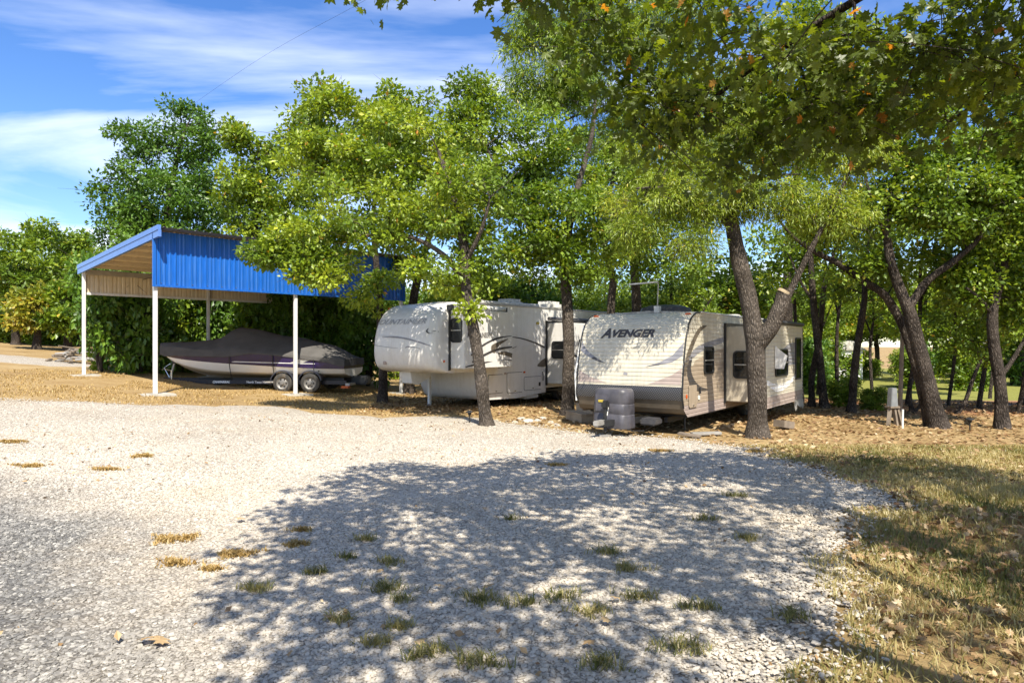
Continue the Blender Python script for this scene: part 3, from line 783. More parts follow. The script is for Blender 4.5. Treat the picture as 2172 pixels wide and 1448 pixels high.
tree('leaning_oak', tbase(1292, 22.6),
     [gstem(1292, 22.6, .15, (1296, 650, 22.6, .13), (1300, 590, 22.6, .12), (1282, 520, 22.5, .1), (1290, 430, 22.5, .07), (1310, 330, 22.5, .04))],
     [lobe(1290, 400, 22.3, 85, 90, 34), lobe(1350, 500, 22.3, 75, 65, 22), lobe(1430, 560, 22.6, 70, 40, 12), lobe(1380, 380, 22.6, 75, 70, 20), lobe(1290, 540, 22.2, 55, 40, 9), lobe(1470, 470, 22.6, 60, 60, 12)],
     M['mid'], M['bark'], 'oak with a bent grey trunk rising behind the beige trailer nose', 25, leaf='simple', lsize=.14, per=150, spread=.5, bias=.08)
tree('forked_tree', tbase(1606, 13.7),
     [gstem(1606, 13.7, .19, (1606, 840, 13.7, .18), (1602, 740, 13.7, .185), (1590, 650, 13.7, .17), (1572, 570, 13.7, .165), (1556, 490, 13.75, .14), (1545, 400, 13.9, .1), (1560, 300, 14.1, .06), (1590, 200, 14.3, .035)),
      stem((1606, 735, 13.68, .15), (1632, 700, 13.6, .15), (1650, 660, 13.55, .145), (1662, 622, 13.5, .135)),
      stem((1664, 642, 13.5, .075), (1692, 585, 13.45, .062), (1722, 525, 13.4, .055), (1750, 470, 13.4, .045), (1790, 390, 13.5, .03), (1820, 320, 13.6, .018)),
      stem((1556, 490, 13.75, .08), (1500, 430, 13.6, .05), (1420, 400, 13.4, .03), (1350, 400, 13.3, .018)),
      stem((1550, 440, 13.8, .06), (1620, 380, 13.7, .04), (1700, 370, 13.7, .02))],
     [lobe(1390, 410, 13.4, 95, 60, 32), lobe(1500, 400, 13.5, 95, 70, 30), lobe(1620, 400, 13.6, 85, 60, 26), lobe(1720, 430, 13.6, 80, 60, 24), lobe(1790, 330, 13.7, 75, 65, 24),
      lobe(1560, 280, 14.0, 110, 60, 28), lobe(1670, 300, 14, 90, 60, 22), lobe(1420, 310, 14, 90, 50, 20), lobe(1480, 500, 13.3, 50, 35, 9), lobe(1350, 480, 13.4, 45, 40, 9), lobe(1780, 460, 13.5, 50, 40, 9)],
     M['feath'], M['bark'], 'forked tree with a sawn-off limb beside the beige trailer slide-out', 16, leaf='narrow', lsize=.105, per=290, spread=.40, droop=.28, bias=.05)

# sawn face of the cut limb is a part of that tree
_ft = [o for o in bpy.data.objects if o.name.startswith('forked_tree')][0]
_p = PX(1663, 619, 13.5) - _ft.location
_mb = MB(); _mb.tube([_p - Vector((.02, 0, .03)), _p + Vector((.012, -.005, .022))], [.128, .122], 14)
_mb.build('cut_face', M['cut_wood'], _ft)

tree('twin_tree', tbase(1745, 20.2),
     [gstem(1748, 20.2, .115, (1742, 790, 20.2, .11), (1730, 690, 20.3, .105), (1722, 600, 20.3, .09), (1718, 520, 20.4, .06), (1705, 440, 20.6, .03)),
      gstem(1722, 20.6, .09, (1722, 800, 20.6, .085), (1740, 700, 20.5, .08), (1748, 610, 20.5, .07), (1768, 540, 20.4, .045), (1790, 480, 20.4, .025)),
      stem((1726, 640, 20.3, .05), (1700, 600, 20.2, .035), (1676, 545, 20.1, .02))],
     [lobe(1730, 440, 20.4, 90, 60, 22), lobe(1830, 470, 20.6, 70, 60, 18), lobe(1660, 520, 20.3, 50, 30, 5)],
     M['mid'], M['bark_d'], 'twin stemmed dark tree just past the rear of the beige trailer', 17, leaf='simple', lsize=.12, per=60, spread=.42, bias=.1)
tree('slim_tree', tbase(1806, 18.9),
     [gstem(1806, 18.9, .105, (1812, 790, 18.9, .1), (1822, 710, 18.9, .095), (1833, 640, 18.9, .08), (1836, 560, 19, .06), (1850, 480, 19.2, .03))],
     [lobe(1850, 520, 19, 80, 60, 18), lobe(1800, 600, 19.5, 60, 40, 9), lobe(1880, 600, 19.2, 50, 40, 8)],
     M['mid'], M['bark_d'], 'slim dark tree with a slight lean beside the thin bare post', 18, leaf='simple', lsize=.12, per=70, spread=.42, bias=.1)
tree('arching_tree', tbase(1988, 15.3),
     [gstem(1990, 15.3, .185, (1972, 830, 15.3, .165), (1950, 740, 15.3, .155), (1930, 665, 15.3, .14), (1908, 610, 15.35, .11), (1886, 540, 15.4, .1), (1882, 460, 15.5, .075), (1900, 370, 15.7, .045)),
      gstem(1972, 15.6, .1, (1946, 790, 15.7, .1), (1918, 700, 15.8, .1), (1880, 630, 15.9, .095), (1830, 595, 15.9, .085), (1780, 560, 15.9, .075), (1730, 535, 15.9, .06), (1680, 500, 15.8, .035), (1640, 450, 15.7, .02)),
      stem((1926, 655, 15.3, .1), (1968, 595, 15.2, .085), (2030, 548, 15, .07), (2080, 500, 14.9, .05), (2120, 420, 14.8, .03)),
      stem((1880, 500, 15.45, .06), (1850, 430, 15.3, .04), (1830, 350, 15.2, .02))],
     [lobe(1890, 420, 15.5, 120, 70, 32), lobe(2020, 430, 15.1, 110, 80, 32), lobe(1760, 480, 15.8, 80, 40, 14), lobe(1960, 560, 15.8, 80, 40, 12), lobe(2110, 350, 14.9, 90, 80, 26),
      lobe(1950, 310, 15.6, 110, 70, 26), lobe(1830, 570, 15.9, 50, 25, 5), lobe(2060, 590, 15.6, 60, 40, 9), lobe(1980, 190, 15.9, 110, 80, 24), lobe(1860, 230, 15.9, 80, 60, 14)],
     M['mid'], M['bark_d'], 'thick brown trunk with an arching second stem by the grey power pedestal', 19, leaf='simple', lsize=.11, per=200, spread=.44, bias=.04)
tree('oak_tree', tbase(2126, 15.2),
     [gstem(2126, 15.2, .13, (2122, 820, 15.2, .125), (2108, 730, 15.2, .115), (2106, 660, 15.2, .105), (2122, 590, 15.2, .11), (2140, 510, 15.2, .09), (2155, 400, 15.2, .06), (2160, 280, 15.2, .03)),
      stem((2108, 670, 15.2, .05), (2080, 635, 15.1, .035), (2050, 610, 15, .02)), stem((2122, 800, 15.2, .05), (2150, 760, 15.3, .045), (2190, 690, 15.4, .03))],
     [lobe(2120, 460, 15.2, 90, 90, 26), lobe(2180, 560, 15.3, 70, 80, 18), lobe(2060, 620, 15.6, 50, 40, 8), lobe(2150, 300, 15.2, 110, 90, 26), lobe(2230, 420, 15.3, 70, 100, 16), lobe(2140, 660, 15.6, 50, 50, 9), lobe(2150, 150, 15.4, 110, 80, 22), lobe(2240, 250, 15.4, 70, 90, 12)],
     M['mid'], M['bark_d'], 'oak with a crooked trunk near the low black garden lamp', 20, leaf='simple', lsize=.11, per=200, spread=.44)
tree('leaning_sapling', tbase(2030, 18.5),
     [gstem(2030, 18.5, .06, (2048, 850, 18.5, .055), (2065, 800, 18.5, .05), (2090, 740, 18.5, .035), (2110, 690, 18.6, .02))],
     [lobe(2080, 740, 18.5, 55, 45, 12), lobe(2040, 700, 18.8, 50, 45, 10), lobe(2110, 680, 18.6, 50, 50, 10)],
     M['mid'], M['bark_d'], 'thin sapling leaning right between the thick brown trunk and the crooked oak', 21, leaf='simple', lsize=.12, per=70, spread=.4, bias=.1)
tree('crooked_sapling', tbase(1936, 18.6),
     [gstem(1936, 18.6, .06, (1930, 850, 18.6, .055), (1932, 815, 18.6, .05), (1948, 780, 18.6, .04), (1958, 730, 18.6, .03)), gstem(1930, 18.6, .05, (1944, 868, 18.5, .045), (1958, 850, 18.4, .04), (1966, 820, 18.4, .03))],
     [lobe(1950, 700, 18.8, 50, 40, 8)],
     M['mid'], M['bark_d'], 'small crooked two stemmed sapling left of the thick brown trunk', 22, leaf='simple', lsize=.12, per=50, spread=.4)
tree('tall_oak', tbase(1672, 27),
     [gstem(1672, 27, .22, (1670, 640, 27, .2), (1676, 500, 27, .17), (1690, 380, 27, .14), (1700, 250, 27, .1), (1690, 120, 27, .05))],
     [lobe(1690, 200, 27, 120, 90, 40), lobe(1600, 260, 27, 80, 70, 20), lobe(1790, 250, 27, 90, 80, 26), lobe(1700, 80, 27, 110, 60, 24), lobe(1850, 130, 27.2, 80, 70, 18), lobe(1740, 350, 26.8, 100, 50, 18)],
     M['mid'], M['bark_d'], 'tall oak behind the rear half of the beige trailer', 24, leaf='simple', lsize=.18, per=140, spread=.6, bias=.08)
# the big tree whose limbs hang over the gravel in front; its trunk stands beside the photographer
tree('overhanging_tree', (5.6, -2.2, 0),
     [([(5.6, -2.2, -.2), (5.6, -2.2, .1), (5.55, -2.1, 1.2), (5.4, -1.9, 2.6), (5.2, -1.5, 3.8), (4.8, -.9, 5.0), (4.3, -.2, 6.2), (4.0, .3, 7.4)], [.42, .36, .3, .28, .24, .18, .11, .05]),
      ([(5.35, -1.8, 3.0), (4.9, 0, 3.9), (4.7, 2.0, 4.9), (4.4, 4.0, 5.3), (3.5, 5.6, 5.1), (2.5, 6.9, 4.7), (1.9, 7.6, 4.3)], [.15, .12, .09, .065, .045, .03, .015]),
      ([(5.2, -1.5, 3.8), (3.6, -.4, 4.7), (2.0, 1.2, 5.3), (.6, 3.0, 5.5), (-.6, 4.6, 5.4), (-1.3, 5.6, 5.2)], [.15, .12, .09, .07, .045, .02]),
      ([(4.9, 0, 3.9), (5.8, 2.2, 4.9), (6.4, 4.4, 5.4), (6.6, 6.4, 5.2), (6.4, 7.8, 4.7)], [.11, .09, .07, .05, .02]),
      ([(4.2, 4.0, 4.7), (4.9, 5.4, 4.7), (5.1, 6.8, 4.6), (5.0, 7.8, 4.4)], [.06, .045, .03, .015])],
     [((2.2, 6.8, 4.7), (1.3, 1.2, .65), 22), ((1.6, 7.6, 4.35), (.7, .7, .4), 6), ((3.6, 6.9, 4.7), (1.3, 1.2, .7), 22), ((5.0, 7.1, 4.7), (1.2, 1.2, .8), 17), ((6.4, 6.6, 5.0), (1.4, 1.5, 1.0), 20),
      ((2.6, 7.9, 4.05), (.5, .5, .3), 4), ((.7, 6.7, 5.0), (.5, .6, .3), 4),
      ((3.0, 4.6, 5.4), (1.8, 1.5, .9), 28), ((.8, 4.0, 5.6), (1.6, 1.5, .7), 30), ((-.7, 5.1, 5.6), (.8, .9, .35), 9), ((-1.25, 6.0, 5.22), (.06, .08, .04), 1), ((-.6, 5.9, 5.36), (.06, .1, .04), 1), ((.1, 6.0, 5.08), (.15, .2, .1), 2), ((1.0, 5.5, 5.35), (.9, .8, .4), 7),
      ((1.8, 1.4, 5.8), (2.0, 1.7, .9), 30), ((-.1, 1.8, 5.7), (1.4, 1.5, .7), 26), ((-.1, 0, 5.6), (1.0, 1.0, .6), 10), ((-.7, 3.4, 5.7), (1.1, 1.1, .5), 18), ((5.4, 3.4, 5.5), (1.7, 1.8, 1.0), 30), ((4.7, 5.2, 5.8), (1.2, 1.0, .5), 11), ((7.2, 4.4, 5.8), (1.3, 1.5, .8), 14), ((4.0, .3, 6.8), (2.2, 2.0, 1.1), 26), ((6.8, 1.0, 5.8), (1.6, 2.0, 1.1), 18), ((1.4, -1.4, 5.9), (1.8, 1.6, .8), 16)],
     M['maple'], M['bark_d'], 'big tree with broad lobed leaves overhanging the shaded gravel', 23, leaf='lobed', lsize=.108, per=112, spread=.48, droop=.25, bias=-.02)

# --- trees behind the carport and to the left
tree('dark_oak', tbase(345, 31.5),
     [gstem(345, 31.5, .26, (350, 640, 31.5, .22), (352, 520, 31.5, .2), (360, 420, 31.5, .15), (380, 320, 31.5, .09), (400, 260, 31.5, .04)),
      stem((352, 520, 31.5, .12), (310, 430, 31.3, .08), (270, 380, 31.2, .04)), stem((356, 450, 31.5, .1), (420, 380, 31.6, .07), (450, 330, 31.7, .03))],
     [lobe(345, 400, 31.3, 100, 80, 54), lobe(270, 480, 31, 70, 70, 28), lobe(400, 290, 31.6, 65, 55, 26), lobe(430, 420, 31.6, 65, 90, 32), lobe(300, 300, 31.4, 50, 40, 12), lobe(255, 290, 31.3, 22, 18, 3), lobe(340, 520, 31, 120, 50, 26), lobe(385, 230, 31.6, 24, 22, 4), lobe(225, 400, 31.2, 22, 30, 4)],
     M['dark'], M['bark_d'], 'dark green oak towering over the low end of the blue carport', 31, leaf='simple', lsize=.175, per=170, spread=.62)
tree('oak_tree', tbase(548, 30),
     [gstem(548, 30, .2, (545, 600, 30, .17), (540, 480, 30, .13), (545, 380, 30, .08), (550, 300, 30, .04))],
     [lobe(545, 320, 30, 65, 45, 20), lobe(530, 420, 29.8, 85, 70, 34), lobe(610, 400, 30.2, 55, 80, 20), lobe(560, 490, 29.8, 100, 45, 20), lobe(505, 280, 30, 30, 25, 4)],
     M['oak'], M['bark_d'], 'light green oak behind the middle of the blue carport roof', 32, leaf='simple', lsize=.19, per=150, spread=.6, bias=-.03)
LG = 'trees beyond the gravel drive'
for (bx, d, cx, cy, rx, ry, mt, lab, sd_) in [
        (33, 40, 60, 560, 75, 90, 'mid', 'tall green tree with a thin dark trunk beyond the gravel drive', 33),
        (78, 37, 72, 655, 36, 42, 'yel', 'small tree turning yellow orange beside the gravel drive', 34),
        (143, 37.5, 150, 650, 45, 55, 'mid', 'round green tree right of the yellow one by the drive', 35),
        (170, 44, 165, 560, 60, 65, 'mid', 'broad green tree behind the scrap wood pile', 36)]:
    tree('roadside_tree', tbase(bx, d), [gstem(bx, d, .2, (bx + 2, (732 + cy) / 2, d, .15), (cx, cy, d, .1), (cx + 3, cy - ry * .8, d, .04))],
         [lobe(cx, cy, d, rx, ry, 46), lobe(cx - rx * .5, cy + ry * .4, d - .5, rx * .7, ry * .5, 16), lobe(cx + rx * .4, cy - ry * .7, d, rx * .5, ry * .35, 8)],
         M[mt], M['bark_d'], lab, sd_, group=None, leaf='simple', lsize=.26, per=90, spread=.7, bias=.05)

# --- the wood behind: copies of four trees
def proto_tree(seed, h, rw, lm, lean):
    st = [([(0, 0, -.3), (0, 0, .3), (lean * .3, 0, h * .25), (lean * .8, .1, h * .5), (lean, 0, h * .75), (lean, 0, h * .95)], [.24, .2, .17, .13, .08, .03]),
          ([(lean * .5, .05, h * .35), (rw * .4, .2, h * .5), (rw * .7, .2, h * .62)], [.1, .07, .03]),
          ([(lean * .7, .05, h * .42), (-rw * .4, -.2, h * .55), (-rw * .7, -.2, h * .7)], [.1, .07, .03])]
    lb = [((lean, 0, h * .72), (rw * .8, rw * .8, h * .24), 46), ((lean + rw * .45, .3, h * .56), (rw * .6, rw * .6, h * .17), 20), ((lean - rw * .5, -.2, h * .6), (rw * .6, rw * .6, h * .18), 20),
          ((lean, -rw * .4, h * .45), (rw * .7, rw * .5, h * .14), 14)]
    paths, (V, Fs, T) = grow(st, lb, seed, leaf='simple', lsize=.21, per=110, spread=.66, bias=.06)
    return limb_mesh(paths, seed, 8).mesh('trunk', smooth=True), np_mesh('crown', V, Fs, 3, T), lm
protos = [proto_tree(41, 8.0, 2.9, 'mid', .5), proto_tree(42, 6.8, 2.6, 'mid', -.6), proto_tree(43, 7.4, 3.1, 'oak', .2), proto_tree(44, 6.0, 2.3, 'dark', .3)]
rng = random.Random(5)
def wood_tree(px, d, k, s, label, group):
    tm, cm, lm = protos[k]
    kind = ('rounded green tree', 'leaning green tree', 'yellowish green tree', 'low dark green tree')[k]
    zone = 'behind the carport' if px < 780 else ('in the wood behind the two trailers' if px < 1690 else 'in the wood beyond the clearing')
    r = empty('wood_tree', G(px, d), rng.uniform(0, 6.28), kind + ' standing ' + zone, 'tree', kind + 's ' + zone)
    r.scale = (s, s, s * rng.uniform(.93, 1.07))
    link('trunk', tm, M['bark_d'], r); link('crown', cm, M[lm], r)
spots = []
for px in range(-140, 2420, 92):
    d = rng.uniform(47, 60); spots.append((px + rng.uniform(-25, 25), d, .95 if px > 1150 else 1.05))
for px in range(640, 1640, 88):
    d = rng.uniform(34, 43); spots.append((px + rng.uniform(-25, 25), d, .74))
for px in list(range(1700, 2420, 120)):
    d = rng.uniform(33, 46); spots.append((px + rng.uniform(-20, 20), d, .95 + .05 * rng.random()))
for px, d, s in [(1010, 29.5, .8), (1140, 30, .78), (1290, 31, .66), (1440, 29, .72), (1530, 32, .92), (1585, 34, .8), (2180, 22, .95), (2290, 17.5, .95), (700, 31, .85), (450, 38, 1.0), (600, 36, 1.0), (240, 40, .9)]:
    spots.append((px, d, s))
for px, d, s in spots:
    if 1780 < px < 1960 and d > 24 and px * d < 0: continue
    wood_tree(px, d, rng.randrange(4) if d > 26 else rng.randrange(3), s, 'leafy green tree of the wood standing behind the trailers and carport', 'trees of the wood behind')

def proto_sapling(seed, h):
    st = [([(0, 0, -.2), (0, 0, .2), (.12, .05, h * .35), (.05, 0, h * .6), (.2, .1, h * .9)], [.075, .065, .055, .045, .015]), ([(.1, .03, h * .45), (.5, .2, h * .65), (.8, .2, h * .8)], [.035, .025, .01])]
    lb = [((.1, 0, h * .8), (1.1, 1.1, h * .2), 16), ((.7, .2, h * .72), (.8, .7, h * .14), 7), ((-.5, -.2, h * .66), (.7, .7, h * .12), 6)]
    paths, (V, Fs, T) = grow(st, lb, seed, leaf='simple', lsize=.15, per=90, spread=.45, bias=.15)
    return limb_mesh(paths, seed, 7).mesh('trunk', smooth=True), np_mesh('crown', V, Fs, 3, T)
saps = [proto_sapling(61, 5.6), proto_sapling(62, 6.4)]
for i, (px, d) in enumerate([(1702, 23), (1775, 22), (1850, 26), (1925, 22), (2012, 21), (2076, 20), (2160, 18.5), (2100, 28), (1735, 30)]):
    tm_, cm_ = saps[i % 2]
    r = empty('sapling', G(px, d), rng.uniform(0, 6.28), 'thin dark trunked sapling standing in the sunny clearing', 'tree', 'thin saplings in the clearing')
    r.scale = [rng.uniform(.85, 1.15)] * 3; r.rotation_euler = (rng.uniform(-.1, .1), rng.uniform(-.1, .1), rng.uniform(0, 6.28))
    link('trunk', tm_, M['bark_d'], r); link('crown', cm_, M['mid'], r)

# --- shrubs: hedge behind the carport and undergrowth
def proto_bush(seed, n, lm):
    st = [([(0, 0, -.1), (.05 * k, .04, .5), (.25 * math.cos(k * 2.1), .25 * math.sin(k * 2.1), 1.3)], [.05, .04, .02]) for k in range(4)]
    lb = [((0, 0, 1.15), (.95, .9, 1.05), n), ((.35, .2, 1.9), (.6, .6, .5), n // 4), ((-.3, -.1, .4), (.9, .8, .4), n // 3)]
    paths, (V, Fs, T) = grow(st, lb, seed, leaf='simple', lsize=.15, per=80, spread=.34, bias=.05, shell=.4)
    return limb_mesh(paths, seed, 6).mesh('stems', smooth=True), np_mesh('foliage', V, Fs, 3, T), lm
bprotos = [proto_bush(51, 40, 'dark'), proto_bush(52, 38, 'mid'), proto_bush(53, 40, 'dark')]
def bush(px, d, k, s, sz, label, group, name='shrub'):
    a, b, lm = bprotos[k]
    r = empty(name, G(px, d) - Vector((0, 0, .05)), rng.uniform(0, 6.28), label, 'shrub', group)
    r.scale = (s, s, sz)
    link('stems', a, M['bark_d'], r); link('foliage', b, M[lm], r)
for i, (px, d) in enumerate([(215, 25.2), (262, 26.0), (300, 25.6), (345, 27.6), (385, 28.2), (440, 29.0), (490, 29.5), (545, 29.2), (590, 28.8), (640, 28.2), (690, 28.6), (735, 28.2), (780, 27.6)]):
    bush(px, d, i % 3, 1.25, 1.75 + .2 * rng.random(), 'tall leafy evergreen shrub of the hedge behind the carport', 'hedge shrubs behind the carport', 'hedge_shrub')
for i in range(20):
    px = rng.uniform(1690, 2300); d = rng.uniform(33, 50)
    if 1800 < px < 1920 and d < 44: continue
    bush(px, d, rng.choice((1, 1, 0)), rng.uniform(.8, 1.5), rng.uniform(.7, 1.5), 'green undergrowth shrub among the trunks of the clearing', 'undergrowth shrubs in the clearing')
for i in range(26):
    px = rng.uniform(820, 1720); d = rng.uniform(31, 42)
    bush(px, d, rng.choice((1, 1, 0)), rng.uniform(1.1, 1.7), rng.uniform(1.0, 1.5), 'green undergrowth shrub at the edge of the wood behind the trailers', 'undergrowth shrubs behind the trailers')
for px, d, s in [(1840, 19.8, .3), (1862, 19.5, .33), (1795, 21, .45), (1780, 20.5, .4)]:
    bush(px, d, 1, s, s * .9, 'small yellow green weed clump on the bare reddish earth', 'weed clumps on the reddish earth', 'weed_clump')
for i in range(12):
    bush(rng.uniform(-40, 190), rng.uniform(42, 50), 1, 1.3, rng.uniform(.6, 1.0), 'low green bush beyond the gravel drive', 'low bushes beyond the drive')

# ------------------------------------------------------------------ carport
CPX = Vector((.686, .727, 0)).normalized()
P1 = Vector((-9.8, 18.75, 0))
cp = empty('carport', P1, math.atan2(CPX.y, CPX.x), 'open blue steel carport with white posts sheltering the covered boat', 'carport')
cpm = Matrix.Translation(P1) @ Matrix.Rotation(math.atan2(CPX.y, CPX.x), 4, 'Z')
def cgz(x, y):
    w = cpm @ Vector((x, y, 0)); return gz(w.x, w.y)
LC, DC = 8.4, 6.6
ZF, ZR = 4.90, 4.47                                   # roof underside front / rear
zroof = lambda y: ZF + (ZR - ZF) * (y / DC)
for x in (0.0, LC / 2, LC):
    for y in (0.0, DC):
        z0 = cgz(x, y)
        top = zroof(y) - .06 if y > 0 else 4.82
        p = MB().bx(x - .05, x + .05, y - .05, y + .05, z0 - .02, top).build('post', M['white_post'], cp, bevel=.008)
        MB().box((x, y, z0 + .035), (.30, .30, .012)).build('base_plate', M['galv'], p)
        f = MB().box((x, y, z0 - .02), (.85, .80, .10)).build('footing', M['concrete'], cp, bevel=.02)
def ribbed(w, ribs, depth, minor=()):
    """profile polyline (u, offset) of one sheet"""
    pr = [(0, 0)]
    for c, h in sorted([(r, depth) for r in ribs] + [(r, depth * .35) for r in minor]):
        pr += [(c - .035, 0), (c - .016, h), (c + .016, h), (c + .035, 0)]
    return pr + [(w, 0)]
def sheet_mesh(name, prof, fn, t=.004):
    mb = MB()
    rows = [[fn(u, o, k) for u, o in prof] for k in (0, 1)]
    mb.grid(rows)
    mb.grid([[fn(u, o - t, k) for u, o in prof] for k in (0, 1)])
    return mb.mesh(name)
SW = LC / 10
prof = ribbed(SW, (.08, .08 + SW / 2), .034, (.08 + SW / 6, .08 + SW / 3, .08 + SW * 2 / 3, .08 + SW * 5 / 6 - .04))
fm = sheet_mesh('front_sheet', prof, lambda u, o, k: (u, -.075 - o, 3.50 + k * 1.475))
rm = sheet_mesh('rear_sheet', prof, lambda u, o, k: (u, DC + .075 + o, 3.66 + k * (ZR - 3.66 - .05)))
im = sheet_mesh('inner_sheet', prof, lambda u, o, k: (u, -.068 - o * .9, 3.52 + k * 1.44))
def roofpt(u, o, k):
    y = -.50 + k * (DC + .83); return (u, y, zroof(y) + .10 + o)
def ceilpt(u, o, k):
    y = -.02 + k * (DC + .32); return (u, y, zroof(y) + .088 + o * .9)
tm = sheet_mesh('roof_sheet', prof, roofpt); cm = sheet_mesh('ceiling_sheet', prof, ceilpt)
for me_, nm, mt in ((fm, 'front_panel', 'blue'), (im, 'front_panel_lining', 'beige_sheet'), (rm, 'rear_panel', 'beige_sheet'), (tm, 'roof_panel', 'roof_steel'), (cm, 'ceiling_panel', 'beige_sheet')):
    for i in range(10):
        link(nm, me_, M[mt], cp, loc=(i * SW, 0, 0))
for i, y in enumerate(np.linspace(.25, DC - .3, 7)):
    MB().bx(0.02, LC - .02, y - .03, y + .03, zroof(y) - .02, zroof(y) + .083).build('purlin', M['beige_sheet'], cp)
def rake(x0, x1, zo0, zo1, nm, mt):
    mb = MB(); y0, y1 = -.51, DC + .36
    P = [(x, y, zroof(y) + zo) for y in (y0, y1) for x in (x0, x1) for zo in (zo0, zo1)]
    mb.add(P, [(0, 1, 3, 2), (4, 6, 7, 5), (0, 2, 6, 4), (1, 5, 7, 3), (0, 4, 5, 1), (2, 3, 7, 6)]); return mb.build(nm, M[mt], cp)
for s, xx in ((-1, -.06), (1, LC + .06)):
    rake(xx - .04, xx + .04, -.16, .02, 'rake_trim', 'blue_trim')
    rake(xx - .055, xx + .03, .022, .155, 'rake_cap', 'blue_trim')
MB().bx(-.02, LC + .02, -.118, -.05, 3.455, 3.505).build('bottom_trim', M['blue'], cp)
MB().bx(-.10, -.02, -.12, -.06, 3.45, 4.95).build('corner_trim', M['blue'], cp)
MB().bx(LC + .02, LC + .10, -.12, -.06, 3.45, 4.95).build('corner_trim', M['blue'], cp)
MB().bx(0, LC, DC + .03, DC + .12, 3.58, 3.66).build('rear_trim', M['white_post'], cp)
MB().bx(.06, LC - .06, DC - .05, DC + .05, zroof(DC) - .20, zroof(DC) - .03).build('eave_beam', M['galv'], cp)
MB().bx(.06, LC - .06, -.045, .045, 3.52, 3.64).build('front_girt', M['beige_sheet'], cp)
sc_mb = MB()
for i in range(10):
    for u in (.08, .08 + SW / 2): sc_mb.box((i * SW + u + .05, -.082, 3.56), (.018, .012, .018))
sc_mb.build('screw_row', M['chrome'], cp)

# ------------------------------------------------------------------ text and decals mapped on surfaces
def text_mesh(name, body, size, fn, shear=0.0, bold=0.0, align='LEFT', sx=1.0, sub=0):
    cu = bpy.data.curves.new(name, 'FONT'); cu.body = body; cu.size = size; cu.shear = shear; cu.offset = bold; cu.align_x = align
    cu.resolution_u = 3
    to = bpy.data.objects.new(name, cu); COL.objects.link(to)
    dg = bpy.context.evaluated_depsgraph_get(); dg.update()
    me = bpy.data.meshes.new_from_object(to.evaluated_get(dg))
    COL.objects.unlink(to); bpy.data.objects.remove(to); bpy.data.curves.remove(cu)
    me.materials.clear()
    if sub:
        bm = bmesh.new(); bm.from_mesh(me); bmesh.ops.triangulate(bm, faces=bm.faces)
        bmesh.ops.subdivide_edges(bm, edges=bm.edges, cuts=sub, use_grid_fill=True); bm.to_mesh(me); bm.free()
    for v in me.vertices: v.co = Vector(fn(v.co.x * sx, v.co.y))
    me.name = name
    return me

def decal_mesh(name, poly, fn, dv=.02):
    """scan-line fill of a (u,v) outline laid on the surface fn(u,v)"""
    vs_ = [p[1] for p in poly]; v0, v1 = min(vs_), max(vs_); n = max(3, int((v1 - v0) / dv))
    rows = []
    for i in range(n + 1):
        v = v0 + (v1 - v0) * (i + (1e-4 if i == 0 else (-1e-4 if i == n else 0))) / n
        xs_ = []
        for k in range(len(poly)):
            (ua, va), (ub, vb) = poly[k], poly[(k + 1) % len(poly)]
            if (va > v) != (vb > v): xs_.append(ua + (ub - ua) * (v - va) / (vb - va))
        xs_.sort(); rows.append((v, [(xs_[j], xs_[j + 1]) for j in range(0, len(xs_) - 1, 2)]))
    mb = MB()
    for (va, ia), (vb, ib) in zip(rows[:-1], rows[1:]):
        for (a0, a1) in ia:
            best = None
            for (b0, b1) in ib:
                if min(a1, b1) - max(a0, b0) > -.03 and (best is None or abs((b0 + b1) - (a0 + a1)) < abs(sum(best) - (a0 + a1))): best = (b0, b1)
            if best:
                m = max(1, int((a1 - a0) / .25))
                ra = [fn(a0 + (a1 - a0) * t / m, va) for t in range(m + 1)]; rb = [fn(best[0] + (best[1] - best[0]) * t / m, vb) for t in range(m + 1)]
                mb.grid([ra, rb])
    return mb.mesh(name)

def arc_band(pts, widths, sub=6):
    """swoosh outline from a centre line and half-widths"""
    P, W = smooth_path([(x, y, 0) for x, y in pts], widths, sub)
    L_, R_ = [], []
    for i, p in enumerate(P):
        d = (P[min(i + 1, len(P) - 1)] - P[max(i - 1, 0)]).normalized(); n = Vector((-d.y, d.x, 0))
        L_.append((p.x + n.x * W[i], p.y + n.y * W[i])); R_.append((p.x - n.x * W[i], p.y - n.y * W[i]))
    return L_ + R_[::-1]

def rrect(x0, x1, z0, z1, r, n=5):
    out = []
    for cx_, cz_, a0 in ((x1 - r, z1 - r, 0), (x0 + r, z1 - r, 90), (x0 + r, z0 + r, 180), (x1 - r, z0 + r, 270)):
        for k in range(n + 1):
            a = R(a0 + 90 * k / n); out.append((cx_ + r * math.cos(a), cz_ + r * math.sin(a)))
    return out

def wheel(parent, c, r=.34, w=.2, side=-1, name='wheel'):
    """tyre is the wheel's mesh, rim a sub-part; axis along local y"""
    wh = MB().lathe([(r * .62, -w / 2), (r * .86, -w / 2), (r * .97, -w * .38), (r, -w * .2), (r, w * .2), (r * .97, w * .38), (r * .86, w / 2), (r * .62, w / 2)], 28, c).build(name, M['rubber'], parent, smooth=True)
    f = side * w / 2
    mb = MB().lathe([(r * .63, f * 1.0), (r * .60, f * .9), (r * .50, f * .55), (r * .42, f * .5), (r * .30, f * .72), (r * .16, f * .78), (r * .15, f * 1.05), (.001, f * 1.08)], 28, c)
    mb.build('rim', M['rim'], wh, smooth=True)
    hb = MB()
    for k in range(6):
        a = k * math.pi / 3
        hb.lathe([(.028, f * .66), (.001, f * .662)], 8, (c[0] + r * .37 * math.cos(a), c[1] + side * .012, c[2] + r * .37 * math.sin(a)))
    hb.build('rim_hole', M['black'], wh)
    return wh

